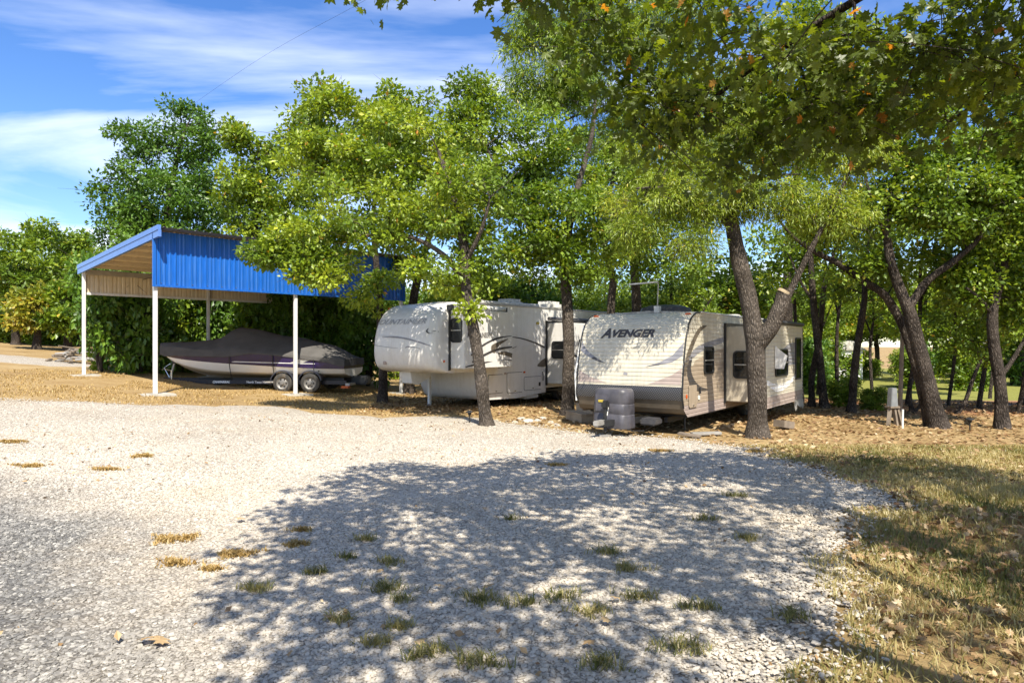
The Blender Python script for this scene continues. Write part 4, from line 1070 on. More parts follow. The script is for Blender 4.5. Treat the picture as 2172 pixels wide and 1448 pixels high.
# ------------------------------------------------------------------ boat on its trailer, under the cover
BOW, STERN = Vector((-12.45, 24.25, 0)), Vector((-5.5, 23.75, 0))
bdir = (STERN - BOW).normalized(); BL = (STERN - BOW).length
brot = math.atan2(bdir.y, bdir.x)
bz = gz(-6.7, 22.8)
def curve(tab, t):
    for (a, va), (b, vb) in zip(tab[:-1], tab[1:]):
        if t <= b:
            k = (t - a) / (b - a); return va + (vb - va) * k
    return tab[-1][1]
def scurve(tab, t):                                   # smooth interpolation
    ts = [a for a, _ in tab]; i = max(0, min(len(tab) - 2, sum(1 for a in ts if a <= t) - 1))
    a, va = tab[i]; b, vb = tab[i + 1]; k = max(0, min(1, (t - a) / (b - a)))
    sl = lambda j: 0 if j in (0, len(tab) - 1) else (tab[j + 1][1] - tab[j - 1][1]) / (tab[j + 1][0] - tab[j - 1][0])
    h = b - a; m0, m1 = sl(i) * h, sl(i + 1) * h
    return (2 * k ** 3 - 3 * k * k + 1) * va + (k ** 3 - 2 * k * k + k) * m0 + (-2 * k ** 3 + 3 * k * k) * vb + (k ** 3 - k * k) * m1
KEEL = [(0, 1.55), (.04, 1.42), (.08, 1.22), (.15, .97), (.25, .78), (.35, .72), (1, .74)]
BOUND = [(0, 1.60), (.05, 1.47), (.2, 1.34), (.5, 1.20), (1, 1.06)]
SHEER = [(0, 1.78), (.3, 1.66), (.55, 1.58), (.8, 1.48), (1, 1.36)]
BEAM = [(0, .03), (.06, .32), (.15, .62), (.3, .93), (.5, 1.10), (.75, 1.16), (1, 1.10)]
CHINE = [(0, 1.57), (.08, 1.33), (.2, 1.12), (.35, .98), (.6, .92), (1, .90)]
boat = empty('motorboat', (BOW.x, BOW.y, 0), brot, 'purple and white motorboat on a trailer under the carport', 'boat')
def bsec(t, names):
    x = t * BL; b = scurve(BEAM, t); k, c, m, s = scurve(KEEL, t), scurve(CHINE, t), scurve(BOUND, t), scurve(SHEER, t)
    c = max(c, k + .005); m = max(m, c + .005); s = max(s, m + .01)
    pts = {'k': (0, k), 'c1': (b * .45, k + (c - k) * .52), 'c2': (b * .50, k + (c - k) * .50), 'c': (b * .86, c), 'c3': (b * .88, c + .02), 'm': (b * .97, m), 'm2': (b * .985, m + .01), 's': (b, s)}
    return x, [pts[n] for n in names]
ts = [0, .015, .03, .05, .08, .11, .15, .2, .26, .33, .4, .5, .6, .7, .8, .9, 1]
for nm, mt, seq in (('hull', 'hull_white', ['k', 'c1', 'c2', 'c', 'c3', 'm']), ('topside', 'hull_purple', ['m', 'm2', 's'])):
    mb = MB()
    for sg in (-1, 1):
        mb.grid([[(x, sg * y, z) for y, z in q] for x, q in (bsec(t, seq) for t in ts)])
    x, q = bsec(1, seq)
    mb.add([(x, -y, z) for y, z in q] + [(x, y, z) for y, z in q[::-1]], [tuple(range(2 * len(q)))])
    mb.build(nm, M[mt], boat, smooth=True)
def bside(t, z):                                      # point on the visible side
    b = scurve(BEAM, t); m, s = scurve(BOUND, t), scurve(SHEER, t); k = (z - m) / max(.01, s - m)
    return (t * BL, -(b * (.985 + .015 * k) + .006), z)
link('stripe', decal_mesh('stripe', [(.44, 1.285), (.86, 1.225), (.86, 1.243), (.46, 1.31)], bside, .008), M['white_ink'], boat)
link('stripe', decal_mesh('stripe', [(.74, 1.27), (.80, 1.26), (.84, 1.37), (.785, 1.39)], bside, .01), M['galv'], boat)
MB().tube([bside(.0, 1.74), bside(.05, 1.70), bside(.15, 1.64)], .012, 6).build('rub_rail', M['chrome'], boat)
MB().lathe([(.028, 0), (.001, -.004)], 10, (.88 * BL, -1.155, .99)).build('drain', M['black'], boat)
MB().bx(BL - .02, BL + .55, -.28, .28, .50, .80).build('outdrive', M['black'], boat, bevel=.05)
link('lettering', text_mesh('lettering', 'EXTREME', .075, lambda u, v: bside(.845 + u / BL, 1.225 + v), .2, .004), M['white_ink'], boat) if False else None

cov = empty('boat_cover', (BOW.x, BOW.y, 0), brot, 'grey canvas cover pulled tight over the motorboat', 'boat cover')
CTOP = [(0, 1.93), (.12, 1.97), (.25, 2.02), (.33, 2.14), (.40, 2.42), (.43, 2.47), (.50, 2.42), (.60, 2.24), (.75, 2.08), (.88, 1.86), (.96, 1.62), (1, 1.40)]
CEDGE = [(0, 1.52), (.04, 1.46), (.12, 1.48), (.25, 1.47), (.42, 1.46), (.54, 1.56), (.62, 1.53), (.75, 1.44), (.9, 1.30), (1, 1.16)]
mb = MB(); rows = []
for i in range(61):
    t = i / 60; x = t * (BL + .06) - .03
    b = scurve(BEAM, max(0, min(1, t))) + .035 + .02 * math.sin(t * 40) * .3
    zt, ze, zs = scurve(CTOP, t), scurve(CEDGE, t), scurve(SHEER, t) + .03
    zs = min(max(zs, ze + .05), zt - .02)
    row = []
    prof_ = [(-1, ze), (-1.0, (ze + zs) / 2), (-.99, zs), (-.90, zs + (zt - zs) * .16), (-.7, zs + (zt - zs) * .42), (-.45, zs + (zt - zs) * .72), (-.2, zs + (zt - zs) * .95), (0, zt)]
    prof_ = prof_ + [(-a, z) for a, z in prof_[-2::-1]]
    for a, z in prof_:
        wv = .018 * mnoise.noise(Vector((x * 2.3, a * 3, z * 2))) + .012 * mnoise.noise(Vector((x * 7 + z * 3, a * 8, z * 3)))
        sag = .03 * math.sin(x * 5.2 + a * 2) * (1 - abs(a)) * .4
        row.append((x, a * b + (wv if a > 0 else -wv), z + wv + sag))
    rows.append(row)
mb.grid(rows)
for rw in (rows[0], rows[-1]): mb.add(rw, [tuple(range(len(rw)))])
mb.build('canvas', M['cover'], cov, smooth=True)
for t in (.435, .655, .855):
    b = scurve(BEAM, t); ze = scurve(CEDGE, t)
    MB().tube([(t * BL, -b - .04, ze + .02), (t * BL + .01, -b - .03, ze - .3), (t * BL + .02, -b + .12, .66)], .014, 6).build('strap', M['black'], cov)

bt = empty('boat_trailer', (BOW.x, BOW.y, 0), brot, 'dark steel boat trailer with spoked wheels and white lettering', 'trailer')
rl = MB()
for s in (-1, 1):
    rl.bar((BL * .30, s * .72, .60), (BL * 1.0, s * .82, .60), .06, .13)
    rl.bar((.1, 0, .64), (BL * .30, s * .72, .60), .06, .13)
rl.build('frame_rail', M['trailer_paint'], bt)
MB().bar((-.75, 0, .62), (.4, 0, .63), .08, .10).build('tongue', M['trailer_paint'], bt)
for x in (.34, .62, .97): MB().bx(BL * x - .04, BL * x + .04, -.75, .75, .50, .56).build('cross_member', M['trailer_paint'], bt)
for s in (-1, 1): MB().bar((BL * .42, s * .55, .70), (BL * .98, s * .6, .70), .10, .08).build('bunk', M['black'], bt)
MB().tube([(.30, 0, .66), (.42, 0, 1.0), (.5, 0, 1.30)], .035, 8).build('winch_post', M['galv'], bt)
MB().tube([(.30, 0, .70), (.10, 0, 1.05), (.34, 0, 1.20)], .02, 8).build('winch_arm', M['chrome'], bt)
MB().bx(.40, .56, -.06, .06, 1.20, 1.36).build('bow_stop', M['black'], bt, bevel=.02)
MB().tube([(.55, -.30, .98), (.55, -.30, .50), (.53, -.30, .38)], .028, 10).build('jack', M['chrome'], bt)
MB().tube([(.53, -.30, .40), (.42, -.30, .22 + bz * .3)], .03, 8).build('jack_foot', M['chrome'], bt)
MB().tube([(.55, -.3, .95), (.30, -.3, 1.02), (.28, -.42, 1.0)], .014, 6).build('jack_crank', M['chrome'], bt)
MB().bx(-.9, -.70, -.06, .06, .58, .68).build('coupler', M['galv'], bt, bevel=.015)
WZ = bz + .335
for x in (BL * .70, BL * .835):
    for s in (-1, 1):
        wheel(bt, (x, s * 1.02, WZ), .335, .22, s)
for s in (-1, 1):
    pf = []
    for x in (BL * .70, BL * .835):
        mb = MB()
        outer = [(x + .42 * math.cos(a), WZ + .02 + .40 * math.sin(a)) for a in np.linspace(R(12), R(168), 13)]
        mb.grid([[(u, s * y, v) for u, v in outer] for y in (.86, 1.16)])
        mb.grid([[(u, s * 1.16, v) for u, v in outer], [(x + (u - x) * .93, s * 1.165, v - .03) for u, v in outer]])
        mb.build('fender', M['trailer_paint'], bt, smooth=True)
MB().bx(BL * .61, BL * .665, -1.1, -.8, .60, .64).build('step_pad', M['galv'], bt)
MB().bx(BL * 1.0, BL * 1.02, -.95, .95, .50, .58).build('rear_bar', M['galv'], bt)
MB().bx(BL * .985, BL * 1.02, -1.08, -.86, .42, .50).build('tail_light', M['amber'], bt)
def railface(u, v):                                    # outer face of the near rail
    t = (u / BL - .30) / .70
    if t < 0: return (u, -(.72 + (u - BL * .3) * (.72 / (BL * .3 - .1))) - .034, v)
    return (u, -(.72 + .10 * t) - .034, v)
link('lettering', text_mesh('lettering', 'CHAPARRAL', .105, lambda u, v: railface(BL * .325 + u, .565 + v), .35, .005, sx=1.05), M['white_ink'], bt)
link('lettering', text_mesh('lettering', 'North Texas Marine', .105, lambda u, v: railface(BL * .50 + u, .565 + v), 0, .003, sx=.98), M['white_ink'], bt)
link('lettering', text_mesh('lettering', '36', .10, lambda u, v: railface(BL * .235 + u, .575 + v), .35, .002), M['white_ink'], bt) if False else None

# ------------------------------------------------------------------ beige travel trailer
TH = R(35); AX = Vector((math.sin(TH), math.cos(TH), 0)); RX = Vector((math.cos(TH), -math.sin(TH), 0))
C1 = Vector((3.44, 13.8, 0)) - RX * 1.22
tt = empty('travel_trailer', C1, math.pi / 2 - TH, 'beige ribbed travel trailer with AVENGER lettering on its front', 'trailer')
TL, TZ0, TZ1, HW = 9.9, .37, 2.57, 1.22
FPROF = [(.10, .52), (.02, .70), (0, .86), (.015, 1.0), (.07, 1.4), (.14, 1.75), (.24, 2.05), (.37, 2.28), (.55, 2.44), (.80, 2.535), (1.10, 2.57)]
FP, _ = smooth_path([(x, 0, z) for x, z in FPROF], [1] * len(FPROF), 8)
FPa = [(p.x, p.z) for p in FP]
def fx(z):
    for (xa, za), (xb, zb) in zip(FPa[:-1], FPa[1:]):
        if za <= z <= zb: return xa + (xb - xa) * (z - za) / max(1e-6, zb - za)
    return .10 + (.52 - z) * 1.4 if z < .52 else 1.1
cum = [0]
for (xa, za), (xb, zb) in zip(FPa[:-1], FPa[1:]): cum.append(cum[-1] + math.hypot(xb - xa, zb - za))
def fpt(q):
    q = max(0, min(cum[-1], q))
    i = max(j for j in range(len(cum)) if cum[j] <= q); i = min(i, len(cum) - 2)
    k = (q - cum[i]) / max(1e-9, cum[i + 1] - cum[i])
    (xa, za), (xb, zb) = FPa[i], FPa[i + 1]
    d = Vector((xb - xa, zb - za)).normalized()
    return Vector((xa + (xb - xa) * k, za + (zb - za) * k)), Vector((-d.y, d.x))
PITCH = .088
def rib(v):
    f = (v / PITCH) % 1.0
    return -.011 * (max(0, 1 - abs(f - .86) / .14))
def front(y, q, off=0.0):
    p, n = fpt(q); o = rib(q) + off; return (p.x + n.x * o, y, p.y + n.y * o)
def side(x, z, off=0.0): return (x, -HW - rib(z) * 1.0 - off if False else -HW - (rib(z) + off), z)
def rib_samples(a, b):
    out = [a]; k = math.floor(a / PITCH)
    while k * PITCH < b:
        for f in (.0, .36, .72, .86): 
            v = (k + f) * PITCH
            if a < v < b: out.append(v)
        k += 1
    return out + [b]
QS = cum[[i for i, (x, z) in enumerate(FPa) if z >= 0.985][0]]       # siding starts above the diamond plate
mb = MB(); mb.grid([[front(y, q) for y in np.linspace(-HW, HW, 9)] for q in rib_samples(QS, cum[-1])]); mb.build('front_siding', M['rv_cream'], tt)
mb = MB(); mb.grid([[front(y, q, .004 - rib(q)) for y in (-HW, HW)] for q in np.linspace(.22, QS, 8)]); mb.build('diamond_plate', M['diamond'], tt)
mb = MB(); mb.grid([[(.62, -HW, TZ0 + .01), (.62, HW, TZ0 + .01)], [(.15, -HW, .45), (.15, HW, .45)], [(fx(.545), -HW, .545), (fx(.545), HW, .545)], [front(-HW, .23, -.01), front(HW, .23, -.01)]]); mb.build('front_underside', M['brown_decal'], tt)
zs_ = rib_samples(TZ0, 2.50)
def sidewall(y0, sg, mat_rows):
    mb = MB()
    mb.grid([[(fx(z) + .0 + (TL - fx(z)) * k / 12, sg * (HW + rib(z)), z) for k in range(13)] for z in zs_])
    return mb
# lower tan, upper cream on the same ribs
for sg in (-1, 1):
    zl = [z for z in zs_ if z <= .66]; zm = [z for z in zs_ if .64 <= z <= 1.45]; zu = [z for z in zs_ if z >= 1.40]
    zl, zm, zu = rib_samples(TZ0, .62), rib_samples(.62, 1.42), rib_samples(1.42, 2.50)
    for nm, rows_, mt in (('skirt_siding', zl, 'taupe'), ('lower_siding', zm, 'rv_tan'), ('upper_siding', zu, 'rv_cream')):
        mb = MB(); mb.grid([[(fx(z) + (TL - fx(z)) * k / 12, sg * (HW + rib(z)), z) for k in range(13)] for z in rows_]); mb.build(nm, M[mt], tt)
    mb = MB(); mb.grid([[(max(fx(z), .55 if z < 2.5 else 1.0) + (TL - 1.0) * k / 8, sg * (HW + .004), z) for k in range(9)] for z in (2.49, 2.565)]); mb.build('roof_edge', M['rv_cream'], tt)
    q = [q_ for q_ in np.linspace(.05, cum[-1], 24)]
    MB().tube([(*(front(sg * HW, q_, .0)),) for q_ in q], .018, 6).build('corner_trim', M['trim_black'], tt, smooth=True)
    MB().tube([(1.05, sg * (HW + .01), 2.56), (TL, sg * (HW + .01), 2.56)], .018, 6).build('gutter', M['ac_white'], tt)
MB().add([(1.05, -HW, 2.57), (1.05, HW, 2.57), (TL, HW, 2.57), (TL, -HW, 2.57), (1.05, 0, 2.62), (TL, 0, 2.62)], [(0, 3, 5, 4), (4, 5, 2, 1), (0, 4, 1)]).build('roof', M['rv_roof'], tt)
MB().bx(TL - .02, TL, -HW + .003, HW - .003, TZ0, 2.56).build('rear_wall', M['rv_cream'], tt)
MB().bx(.60, TL - .03, -HW + .02, HW - .02, TZ0 - .03, TZ0 + .02).build('belly', M['black'], tt)
for s in (-1, 1): MB().bx(.3, TL - .3, s * .75 - .04, s * .75 + .04, TZ0 - .14, TZ0 - .03).build('chassis_rail', M['black'], tt)
# front graphics
fq = lambda f: QS + (cum[-1] - QS) * f
FD = lambda u, v: front(-HW + 2 * HW * (1 - u), fq(v), .004)             # u 0 left .. 1 right as seen, v 0 bottom .. 1 top
def FDm(poly): return [(u, v) for u, v in poly]
link('corner_graphic', decal_mesh('corner_graphic', FDm([(.012, .02), (.30, .02), (.14, .07), (.012, .14)]), FD, .006), M['taupe'], tt)
link('corner_graphic', decal_mesh('corner_graphic', FDm([(.70, .02), (.988, .02), (.988, .18), (.90, .11)]), FD, .006), M['taupe'], tt)
link('crescent', decal_mesh('crescent', FDm([(.012, .345), (.012, .46), (.04, .395), (.09, .335), (.155, .285), (.275, .215), (.15, .255), (.07, .30)]), FD, .005), M['grey_decal'], tt)
link('crescent', decal_mesh('crescent', FDm([(.13, .262), (.155, .281), (.275, .215), (.20, .232)]), FD, .004), M['dark_decal'], tt)
link('crescent', decal_mesh('crescent', FDm([(.655, .185), (.79, .235), (.90, .305), (.988, .43), (.988, .30), (.90, .235), (.78, .205)]), FD, .005), M['grey_decal'], tt)
link('crescent', decal_mesh('crescent', FDm([(.655, .185), (.74, .212), (.80, .218), (.78, .205)]), FD, .003), M['dark_decal'], tt)
TX = lambda u, v: front(HW - u, fq(.575) - .19 + v, .012)
link('lettering', text_mesh('lettering', 'A', .32, lambda u, v: TX(.50 + u, v - .012), .28, .012, sx=1.0), M['dark_decal'], tt)
link('lettering', text_mesh('lettering', 'VENGER', .24, lambda u, v: TX(.715 + u, v + .006), .28, .011, sx=1.12), M['dark_decal'], tt)
link('emblem', decal_mesh('emblem', FDm([(.455, .105), (.495, .10), (.50, .125), (.46, .13)]), FD, .004), M['grey_decal'], tt)
def marker(parent, pts, sz=(.05, .11, .05), nm='marker_light', mt='amber'):
    for p in pts: MB().box(p, sz).build(nm, M[mt], parent, bevel=.012)
marker(tt, [front(y, fq(.80), .012) for y in (-HW + .13, HW - .13)], (.03, .13, .05))
# side graphics (x rearwards, z up)
SD = lambda x, z: side(x, z, .004)
for nm, pts, wd, mt in (('side_swoosh', [(.10, 1.25), (.42, 1.72), (.95, 2.15), (1.45, 2.28)], [.10, .09, .06, .01], 'brown_decal'),
                        ('side_swoosh', [(.06, 1.42), (.8, 1.72), (1.6, 1.86), (2.62, 1.98)], [.05, .08, .07, .06], 'grey_decal'),
                        ('side_swoosh', [(.55, 1.60), (.38, 1.35), (.55, 1.08), (1.0, .92), (1.6, .86)], [.02, .12, .12, .06, .01], 'dark_decal')):
    link(nm, decal_mesh(nm, arc_band(pts, wd), SD, .022), M[mt], tt)
link('side_panel_graphic', decal_mesh('side_panel_graphic', [(.62, 1.42), (2.68, 1.42), (2.68, 1.80), (1.6, 1.68), (.72, 1.52)], lambda x, z: side(x, z, .002), .022), M['rv_tan'], tt)
# awning arm, small window, hatch
def window(parent, fn, x0, x1, z0, z1, r=.06, split=True, frame=.035, nm='window'):
    """fn(x,z,off); frame ring and recessed pane, optional bar"""
    o = rrect(x0, x1, z0, z1, r); i = rrect(x0 + frame, x1 - frame, z0 + frame, z1 - frame, max(.01, r - frame * .5)); n = len(o)
    V = [fn(x, z, .002) for x, z in o] + [fn(x, z, .028) for x, z in o] + [fn(x, z, .028) for x, z in i] + [fn(x, z, .006) for x, z in i]
    Fs = [(a * n + k, a * n + (k + 1) % n, (a + 1) * n + (k + 1) % n, (a + 1) * n + k) for a in range(3) for k in range(n)]
    w = MB().add(V, Fs).build(nm, M['trim_black'], parent)
    MB().add([fn(x, z, .012) for x, z in i], [tuple(range(n))]).build('pane', M['glass'], w)
    if split:
        zm_ = z0 + (z1 - z0) * .5
        mbx = MB(); mbx.add([fn(x, z, o_) for o_ in (.008, .03) for x, z in ((x0 + frame, zm_ - .014), (x1 - frame, zm_ - .014), (x1 - frame, zm_ + .014), (x0 + frame, zm_ + .014))],
                            [(0, 1, 2, 3), (4, 5, 6, 7), (0, 1, 5, 4), (1, 2, 6, 5), (2, 3, 7, 6), (3, 0, 4, 7)]); mbx.build('crossbar', M['galv'], w)
    return w
flat = lambda x, z, off: (x, -HW - off - .002, z)
window(tt, flat, 1.25, 1.88, 1.22, 1.82, .07)
def hatch(parent, fn, x0, x1, z0, z1, mt, nm='hatch_door'):
    o = rrect(x0, x1, z0, z1, .05); n = len(o)
    d = MB().add([fn(x, z, .001) for x, z in o] + [fn(x, z, .016) for x, z in o], [tuple(range(n, 2 * n))] + [(k, (k + 1) % n, n + (k + 1) % n, n + k) for k in range(n)]).build(nm, M[mt], parent)
    e = rrect(x0 - .014, x1 + .014, z0 - .014, z1 + .014, .06)
    MB().add([fn(x, z, .004) for x, z in e], [tuple(range(n))]).build('seal', M['trim_black'], d)
    MB().box(fn((x0 + x1) / 2, z0 + .05, .02), (.06, .02, .03)).build('latch', M['chrome'], d)
    return d
hatch(tt, flat, .36, .80, .55, 1.02, 'rv_tan')
marker(tt, [(.22, -HW - .012, .80)], (.06, .025, .09))
MB().tube([(.95, -HW - .03, .95), (.95, -HW - .04, .82)], .02, 8).build('outlet', M['black'], tt)
MB().box((.95, -HW - .012, .74), (.07, .02, .09)).build('outlet_cover', M['pvc'], tt)
# slide-out
SO, SX0, SX1 = .90, 2.7, 6.4
so = MB()
so.bx(SX0, SX1, -HW - SO, -HW + .05, .535, 2.29); so = so.build('slide_out', M['slide_beige'], tt, bevel=.02)
def slide_front(u, z, off): return (SX0 - off - .002, -HW - u, z)        # end wall facing forward, u outwards
window(so, slide_front, .20, .80, 1.08, 1.72, .09)
mb = MB(); zz = rib_samples(.40, 2.34)
mb.grid([[(SX0 - .05 + (SX1 - SX0 + .1) * k / 8, -HW - SO - .03 - rib(z), z) for k in range(9)] for z in zz]); mb.build('slide_siding', M['rv_cream'], so)
MB().bx(SX0 - .06, SX0 - .02, -HW - SO - .035, -HW - SO + .03, .40, 2.34).build('slide_trim', M['trim_black'], so)
MB().bx(SX1 + .02, SX1 + .06, -HW - SO - .035, -HW - SO + .03, .40, 2.34).build('slide_trim', M['trim_black'], so)
for nm, (x0, x1) in (('slide_seal', (SX0 - .075, SX0 - .015)),):
    MB().bx(x0, x1, -HW - .045, -HW - .004, .50, 2.36).build(nm, M['trim_black'], so)
MB().bx(SX0 - .06, SX1 + .06, -HW - .06, -HW - .006, 2.30, 2.37).build('slide_seal', M['brown_decal'], so)
osd = lambda x, z, off: (x, -HW - SO - .034 - off, z)
window(so, osd, 3.5, 4.7, 1.10, 1.75, .08)
window(so, osd, 5.55, 6.12, .95, 2.05, .05, split=False)
link('swoosh', decal_mesh('swoosh', arc_band([(2.8, 1.0), (3.8, .82), (5.0, .92), (6.3, 1.25)], [.05, .09, .06, .02]), lambda x, z: (x, -HW - SO - .036 - rib(z), z), .022), M['white_ink'], so)
link('swoosh', decal_mesh('swoosh', [(3.9, 1.35), (6.35, 1.35), (6.35, 1.95), (4.9, 1.90), (4.1, 1.70)], lambda x, z: (x, -HW - SO - .035 - rib(z), z), .022), M['grey_decal'], so)
link('base_stripe', decal_mesh('base_stripe', [(2.66, .40), (6.44, .40), (6.44, .66), (2.66, .66)], lambda x, z: (x, -HW - SO - .0355 - rib(z), z), .022), M['taupe'], so)
MB().tube([(SX0 - .05, -HW - SO - .02, 2.40), (SX1 + .05, -HW - SO - .02, 2.40)], .055, 10).build('topper_roll', M['ac_black'], so, smooth=True)
fl = MB().add([(3.42, -HW - SO - .05, 1.84), (3.42, -HW - SO - .34, 1.60), (3.50, -HW - SO - .34, 1.58), (3.50, -HW - SO - .05, 1.82), (3.42, -HW - SO - .05, 1.30), (3.42, -HW - SO - .26, 1.30)], [(0, 1, 2, 3), (0, 4, 5, 1)])
fl.build('vent_flap', M['flap'], so)
for k in range(5):
    x0 = 5.45 + k * .19; MB().add([(x0, -HW - SO - .04, .42), (x0 + .17, -HW - SO - .05, .42), (x0 + .16, -HW - SO - .07, .20 + .06 * (k % 2)), (x0 + .07, -HW - SO - .05, .14 + .05 * ((k * 3) % 4)), (x0 + .01, -HW - SO - .04, .24)], [(0, 1, 2, 3, 4)]).build('torn_skirt', M['galv'], so)
# roof gear
MB().lathe([(.001, .34), (.36, .33), (.55, .27), (.62, .12), (.62, 0)], 16, (0, 0, 0), 'z').build('air_conditioner', M['ac_black'], tt, smooth=True).location = (1.75, -.15, 2.44)
MB().bx(1.0, 1.12, -.30, -.18, 2.57, 2.72).build('antenna_base', M['ac_white'], tt)
an = MB().tube([(1.06, -.24, 2.7), (1.06, -.26, 3.20), (1.06, -.24, 3.26)], .014, 8); an.build('antenna_mast', M['galv'], tt)
MB().bar((1.06, .45, 3.24), (1.06, -.25, 3.26), .06, .03).build('antenna_arm', M['ac_white'], tt)
MB().bx(6.0, 6.4, -.5, -.1, 2.59, 2.72).build('roof_vent', M['ac_white'], tt, bevel=.02)
# wheels, tongue, gas cover, jack
for s in (-1, 1):
    for x in (5.0, 5.85): wheel(tt, (x, s * .98, .335), .335, .2, s)
for s in (-1, 1): MB().bar((.9, s * .62, .30), (-1.15, s * .03, .30), .06, .12).build('tongue_rail', M['black'], tt)
MB().bx(-1.42, -1.08, -.06, .06, .26, .37).build('coupler', M['galv'], tt, bevel=.02)
MB().tube([(-1.0, 0, .12), (-1.0, 0, .62)], .035, 10).build('tongue_jack', M['black'], tt)
MB().bx(-1.09, -.91, -.09, .09, .02, .06).build('jack_foot', M['galv'], tt)
MB().bx(-1.06, -.92, -.07, .07, .58, .74).build('jack_motor', M['black'], tt, bevel=.03)
gc = empty('gas_cover', (0, 0, 0)); gc.parent = tt
mb = MB(); rows = []
outl = rrect(-.86, -.34, -.40, .40, .17, 6)
for z, k in ((.17, 1.0), (.20, 1.03), (.45, 1.0), (.46, .975), (.475, .975), (.49, 1.0), (.66, .985), (.67, .96), (.685, .96), (.70, .985), (.88, .96), (.94, .92), (.965, .84), (.97, .0)):
    rows.append([(-.60 + (x + .60) * k, y * k, z + .04 * y * (1 if .4 < z < .75 else 0)) for x, y in outl])
mb.grid(rows, close=True)
COL.objects.unlink(gc); bpy.data.objects.remove(gc)
gcov = mb.build('gas_cover', M['grey_plastic'], tt, smooth=True)
MB().bx(-.872, -.84, .02, .30, .50, .86).build('cover_lid', M['grey_plastic'], gcov, bevel=.015)
MB().box((-.878, .16, .72), (.012, .12, .05)).build('cover_badge', M['yellow'], gcov, bevel=.005)
MB().tube([(-.86, .0, .62), (-.95, -.02, .45), (-1.0, .05, .34), (-.9, .12, .22)], .009, 6).build('cable', M['pvc'], tt)
MB().tube([(-.80, -.3, .20), (-.60, -.42, .12), (-.30, -.5, .10), (.1, -.6, .2), (.5, -.7, .3)], .014, 6).build('hose', M['black'], tt)
MB().bx(-.35, .05, -.78, -.44, .22, .36).build('battery_box', M['ac_black'], tt, bevel=.03)
MB().box((.20, -.62, .50), (.01, .16, .10)).build('sticker', M['white_ink'], tt)
for s in (-1, 1):
    MB().tube([(.72, s * 1.0, .34), (.72, s * 1.0, .06)], .025, 8).build('stabiliser', M['black'], tt)
    MB().tube([(9.2, s * 1.0, .34), (9.2, s * 1.0, .05)], .025, 8).build('stabiliser', M['black'], tt)
MB().tube([(.04, HW + .03, .62), (.02, HW + .05, 1.2), (.15, HW + .03, 1.7), (.4, HW + .03, 2.3)], .022, 8).build('awning_arm', M['pvc'], tt)

# ------------------------------------------------------------------ white fifth wheel trailer
TH2 = R(38); A2 = Vector((math.sin(TH2), math.cos(TH2), 0)); R2 = Vector((math.cos(TH2), -math.sin(TH2), 0))
FR = Vector((-2.12, 17.92, 0))
fw = empty('fifth_wheel_trailer', FR - R2 * 1.22, math.pi / 2 - TH2, 'long white fifth wheel trailer with two slide-outs and grey swooshes', 'trailer')
fw.rotation_euler = (0, 0, math.pi / 2 - TH2)
W2 = 1.22; Z1 = 3.06; ZB = 1.14; OV = 2.0; L2 = 10.4
CAPX = [(1.10, .50), (1.14, .30), (1.22, .14), (1.36, .05), (1.6, .0), (1.9, .01), (2.2, .06), (2.45, .15), (2.65, .27), (2.82, .44), (2.95, .68), (3.03, 1.0), (3.06, 1.35)]
def capx(z): return scurve(CAPX, z)
CR = .30
def cap_pt(s, z):
    """s in -1..1 across the nose (rounded corners in plan)"""
    x0 = capx(z); r = min(CR, max(.05, 1.45 - x0))
    # plan: straight front, quarter round, short side
    lf, la, ls = W2 - r, r * math.pi / 2, 1.50 - (x0 + r) if 1.50 > x0 + r else .001
    tot = lf + la + ls; d = abs(s) * tot; sg = 1 if s >= 0 else -1
    if d <= lf: return (x0, sg * d, z)
    if d <= lf + la:
        a = (d - lf) / r; return (x0 + r * (1 - math.cos(a)), sg * (W2 - r + r * math.sin(a)), z)
    return (x0 + r + (d - lf - la), sg * W2, z)
mb = MB(); mb.grid([[cap_pt(s, z) for s in np.linspace(-1, 1, 61)] for z in np.concatenate([np.linspace(1.10, 1.4, 8), np.linspace(1.5, 3.06, 26)])]); mb.build('front_cap', M['rv_white'], fw, smooth=True)
MB().bx(.62, OV + .05, -W2 + .02, W2 - .02, 1.10, 1.13).build('overhang_floor', M['slide_beige'], fw)
for sg in (-1, 1):
    MB().add([(1.495, sg * W2, 1.10), (OV, sg * W2, 1.10), (OV, sg * W2, Z1), (1.495, sg * W2, Z1)], [(0, 1, 2, 3)]).build('side_wall', M['rv_white'], fw)
    poly = [(OV, 1.1), (OV + .02, .62), (OV + .14, .40), (OV + .30, .27), (OV + 1.6, .24), (OV + 3.2, .34), (OV + 3.22, .48), (L2, .52), (L2, Z1), (OV, Z1)]
    MB().prism([(x, z) for x, z in poly], sg * W2, sg * (W2 - .03), lambda u, v, w: (u, w, v)).build('side_wall', M['rv_white'], fw)
low = [(OV, 1.12), (OV + .02, .62), (OV + .14, .40), (OV + .30, .27), (OV + .6, .255)]
mb = MB(); mb.grid([[(x, y, z) for y in (-W2 + .003, W2 - .003)] for x, z in low]); mb.build('lower_front', M['rv_white'], fw, smooth=True)
MB().add([(1.30, -W2, Z1 - .005), (1.30, W2, Z1 - .005), (L2, W2, Z1 + .0), (L2, -W2, Z1 + .0), (1.5, 0, Z1 + .05), (L2, 0, Z1 + .05)], [(0, 3, 5, 4), (4, 5, 2, 1), (0, 4, 1)]).build('roof', M['rv_roof'], fw)
MB().bx(L2 - .02, L2, -W2 + .002, W2 - .002, .52, Z1).build('rear_wall', M['rv_white'], fw)
MB().bx(OV + .7, L2 - .1, -W2 + .04, W2 - .04, .36, .42).build('belly', M['black'], fw)
